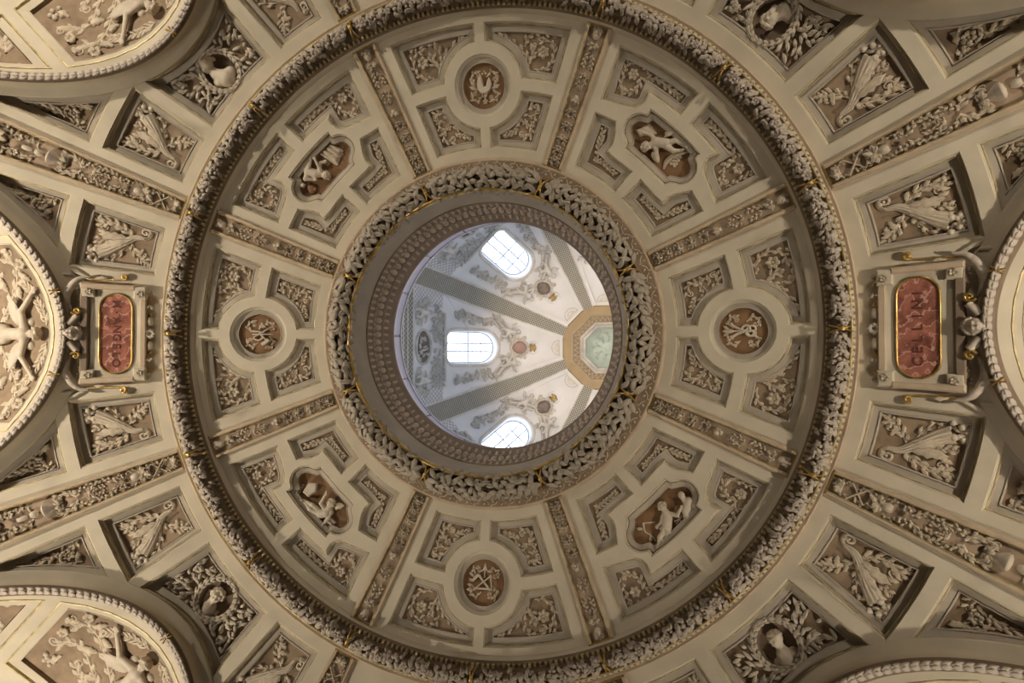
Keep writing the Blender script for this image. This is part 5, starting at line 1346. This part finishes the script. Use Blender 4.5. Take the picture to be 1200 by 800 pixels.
def window_ornament(shield, crown_mat, lower):
    s0, s1, hw = WIN; ps = []; rr_ = random.Random(17)
    O = win_outline(.22)
    # moulded panel with ears round the window
    F = ccw([(s1 + .12, 1.02), (s1 + .12, -1.02), (s1 - .9, -1.0), (s0 + .35, -.88), (s0 - .2, -.60), (s0 - .2, .60), (s0 + .35, .88), (s1 - .9, 1.0)])
    ps.append(Part('sill_moulding', plate(MB(), [(s1 + .10, -1.3), (s1 + .10, 1.3), (s1 + .22, 1.3), (s1 + .22, -1.3)], 0, .12, .03), PLREL, False))
    m = MB(); band(m, win_outline(.10), [(-.03, 0), (-.02, .03), (.03, .035), (.07, 0)]); ps.append(Part('window_moulding', m, PLREL))
    for f in (1, -1):
        # segment of the broken pediment
        m = MB(); A = spline([(s0 + .02, f * 1.10), (s0 - .10, f * .92), (s0 - .42, f * .60), (s0 - .62, f * .25)], 14)
        tube(m, A, .085, .075, .03, 1.8, 7); tube(m, A + np.array([-.16, .04 * f]), .05, .045, .04, 1.8, 5); tube(m, A + np.array([.15, -.05 * f]), .04, .035, .02, 1.6, 5)
        V_ = curl(A[-1] - A[-2], A[-1], .10, 1.1, -f, 12); tube(m, V_, .06, .04, .02, 1.3); ps.append(Part('pediment_arc', m, PLREL))
        ps.append(Part('putto', small_putto((s0 - .62, f * .62, .02), 0, f), PLREL))
        # hanging festoon beside the window
        S = spline([(s0 + .0, f * 1.16), (s0 + .45, f * 1.02), (s0 + .9, f * 1.12), (s0 + 1.5, f * 1.22), (s0 + 2.0, f * 1.32)], 18)
        m = MB()
        for i in range(70):
            q = S[min(17, int(i / 4))] + np.array([rr_.uniform(-.09, .09), rr_.uniform(-.11, .11)])
            if i % 3: leaf(m, q, rr_.uniform(0, 6.28), rr_.uniform(.15, .26), .055, .0, .07, rr_.uniform(-.8, .8), False, 5, .05)
            else: dome(m, q, rr_.uniform(.05, .085), .02, 1.2, 7, 3)
        ps.append(Part('festoon', m, PLREL, kind='stuff'))
        m = MB(); tube(m, S, .05, .04, 0, 1.2); ps.append(Part('festoon_cord', m, PLREL))
        ps.append(Part('scroll', sprig(MB(), [(s0 - .05, f * .25), (s0 - .22, f * .45), (s0 - .20, f * .72)], .035, 0, 5, .18, .08, 1.1, f, .05), PLREL))
    # shield under its wreath
    c = (s0 - .92, 0)
    m = MB(); dome(m, c, .25, .03, .5, 16, 4, 1.2); ps.append(Part('shield', m, shield))
    m = MB()
    for i in range(20):
        a = 2 * PI * i / 20; leaf(m, (c[0] + .29 * math.cos(a) * 1.15, .27 * math.sin(a)), a + 1.2, .16, .05, .02, .07, 0, False, 5, .04)
    ps.append(Part('shield_wreath', m, PLREL))
    for f in (1, -1): ps.append(Part('scroll', sprig(MB(), [(s0 - .62, f * .05), (s0 - .7, f * .22), (s0 - .9, f * .36), (s0 - 1.15, f * .34)], .04, .0, 6, .16, .07, 1.1, -f, .05), PLREL))
    m = MB(); cx_ = s0 - 1.52
    for i in range(7):
        a = PI + (i - 3) * .42; leaf(m, (cx_ + .08, (i - 3) * .03), a, .20, .045, .03, .06, 0, False, 5, .05)
    bar(m, (cx_ + .10, -.15), (cx_ + .10, .15), .07, .08, .02)
    for i in range(5): dome(m, (cx_ - .08 + .02 * abs(i - 2), (i - 2) * .07), .035, .07, 1.2, 7, 3)
    ps.append(Part('crown', m, crown_mat))
    m = MB()
    for f in (1, -1): tube(m, spline([(cx_ + .2, f * .06), (cx_ + .1, f * .22), (cx_ - .05, f * .26), (cx_ - .2, f * .18)], 10), .02, .012, 0, 1.2)
    ps.append(Part('tendril', m, PLREL))
    # fan shell by the lantern
    m = MB()
    for i in range(9):
        a = (i - 4) * .36; leaf(m, (.26, 0), a, .22, .04, .0, .03, 0, False, 5)
    tube(m, arc(.30, -95, 95, 14, (.25, 0)), .022, .022, .0, 1.2); tube(m, [(.25, -.33), (.25, .33)], .022, .022, 0, 1.2)
    ps.append(Part('fan_shell', m, PLREL))
    return ps
for a_, sh, cm in ((180, REDSH, GOLD), (225, DARKSH, GOLD), (135, DARKSH, GOLD), (270, DARKSH, GOLD)):
    place(Tpl((WIN[0] - .5, 0, 0), cup_chart, window_ornament(sh, cm, True)), 'window_ornament', 'stucco pediment with putti, shield and crown above %s' % WN[a_], 'ornament', a_, 'window ornaments of the cupola')
# relief frieze and mosaic cornice at the foot of each bay
def foot_frieze():
    ps = []; sa = cup_s(25.55); r_ = random.Random(31)
    m = MB(); P = ccw([(sa + .38 * math.cos(t), .62 * math.sin(t)) for t in np.linspace(0, 2 * PI, 29)[:-1]])
    band(m, P, [(-.07, 0), (-.04, .09), (.0, .09), (.03, .02)]); ps.append(Part('oval_frame', m, PLREL))
    ps.append(Part('oval_ground', sheet(MB(), P, [], .3, .012), DARKSH))
    m = MB(); 
    for i in range(16): leaf(m, (sa + r_.uniform(-.2, .2), r_.uniform(-.4, .4)), r_.uniform(0, 6.3), .2, .05, .02, .06, .5, True, 5)
    ps.append(Part('oval_relief', m, PLREL))
    for f in (1, -1):
        ps.append(Part('putto', small_putto((sa - .05, f * 1.25, .02), 0, f), PLREL))
        m = MB()
        for i in range(60):
            x, y = cup_s(26.2) + r_.uniform(-.28, .25), f * r_.uniform(.2, 1.5)
            leaf(m, (x, y), r_.uniform(0, 6.3), r_.uniform(.14, .24), .05, .0, .08, r_.uniform(-.8, .8), True, 5, .03)
        ps.append(Part('acanthus_frieze', m, PLREL, kind='stuff'))
        ps.append(Part('scroll', sprig(MB(), [(sa + .1, f * .75), (sa + .25, f * 1.0), (sa + .15, f * 1.5), (sa - .2, f * 1.75)], .05, 0, 8, .25, .14, 1.1, f, .07), PLREL))
    for h0_, h1_, w_, d_, mt in ((24.95, 24.60, 2.6, .10, MOSA), (24.55, 24.25, 2.65, .16, MOSA), (24.2, 23.6, 2.7, .22, MOSA)):
        a, b = cup_s(h0_), cup_s(h1_)
        m = MB(); V, U = [], []
        for s_ in np.linspace(a, b, 5):
            for v in np.linspace(-w_, w_, 3): V.append((s_, v, d_)); U.append((s_ / .085, v / .085))
        m.grid(np.array(V), 5, 3); with_uv(m, U); ps.append(Part('mosaic_band', m, mt))
        m = MB(); tube(m, [(a, -w_), (a, 0), (a, w_)], .05, .05, d_ - .03, 1.2); ps.append(Part('cornice_moulding', m, PLREL))
    # finely patterned ground beside the window foot
    for f in (1, -1):
        m = MB(); V, U = [], []
        for s_ in np.linspace(cup_s(26.45), cup_s(25.0), 6):
            for q in np.linspace(.0, 1, 4):
                v = f * (1.5 + q * (cup_a(s_) * T8 - .45 - 1.5)); V.append((s_, v, .015)); U.append((s_ / .09, v / .09))
        m.grid(np.array(V), 6, 4); with_uv(m, U); ps.append(Part('patterned_ground', m, MOSB))
    return ps
ffT = Tpl((cup_s(25.5), 0, 0), cup_chart, foot_frieze())
for a_ in (180, 225, 135):
    place(ffT, 'relief_frieze', 'carved frieze with oval relief at the foot of %s' % WN[a_], 'frieze', a_, 'friezes below the cupola windows')
# ---- glass guard round the opening, on the floor of the hall above
gp = []
for k in range(16):
    m = MB(); aa = np.radians(np.linspace(22.5 * k + .6, 22.5 * k + 21.9, 7)); V = []
    for a in aa:
        for R, z in ((1.865, 11.13), (1.865, 11.62), (1.879, 11.62), (1.879, 11.13)): V.append((R * math.cos(a), R * math.sin(a), H0 + z))
    m.grid(np.array(V), 7, 4, False, True); gp.append(Part('glass_panel', m, GUARD))
    a = rad(22.5 * k); c, s_ = math.cos(a), math.sin(a); m = MB()
    q = lambda dr, dt, z: ((1.87 + dr) * c - dt * s_, (1.87 + dr) * s_ + dt * c, H0 + z)
    V = [q(dr, dt, z) for z in (11.12, 11.30) for dr, dt in ((-.02, -.05), (.03, -.05), (.03, .05), (-.02, .05))]
    m.add(V, [(0, 1, 5, 4), (1, 2, 6, 5), (2, 3, 7, 6), (3, 0, 4, 7), (4, 5, 6, 7), (0, 3, 2, 1)]); gp.append(Part('daylight_glint', m, STEEL, False))  # pale blocks stand in for window daylight reflected at the glass rim
m = revolve([(1.855, H0 + 11.62), (1.855, H0 + 11.66), (1.89, H0 + 11.66), (1.89, H0 + 11.62), (1.855, H0 + 11.62)], 96); gp.append(Part('hand_rail', m, STEEL))
place(Tpl((0, 0, H0 + 11.12), flat_chart, gp), 'glass_guard', 'round lilac glass guard with pale rail above the opening', 'railing', 0)
# ---- thin cable that hangs across the hall above
cv = bpy.data.curves.new('cable', 'CURVE'); cv.dimensions = '3D'; cv.bevel_depth = .005; cv.bevel_resolution = 1
sp_ = cv.splines.new('POLY'); sp_.points.add(8)
for i in range(9):
    t = i / 8; sp_.points[i].co = (-4.22 + 1.30 * t, -2.58 + 2.15 * t, H0 + 19.5 - .2 * math.sin(PI * t), 1)
cv.materials.append(STONE); co_ = bpy.data.objects.new('cable', cv)
me_ = bpy.data.meshes.new_from_object(co_); bpy.data.objects.remove(co_); co_ = bpy.data.objects.new('cable', me_); COL.objects.link(co_)
co_['label'] = 'thin pale cable strung across the cupola'; co_['category'] = 'cable'
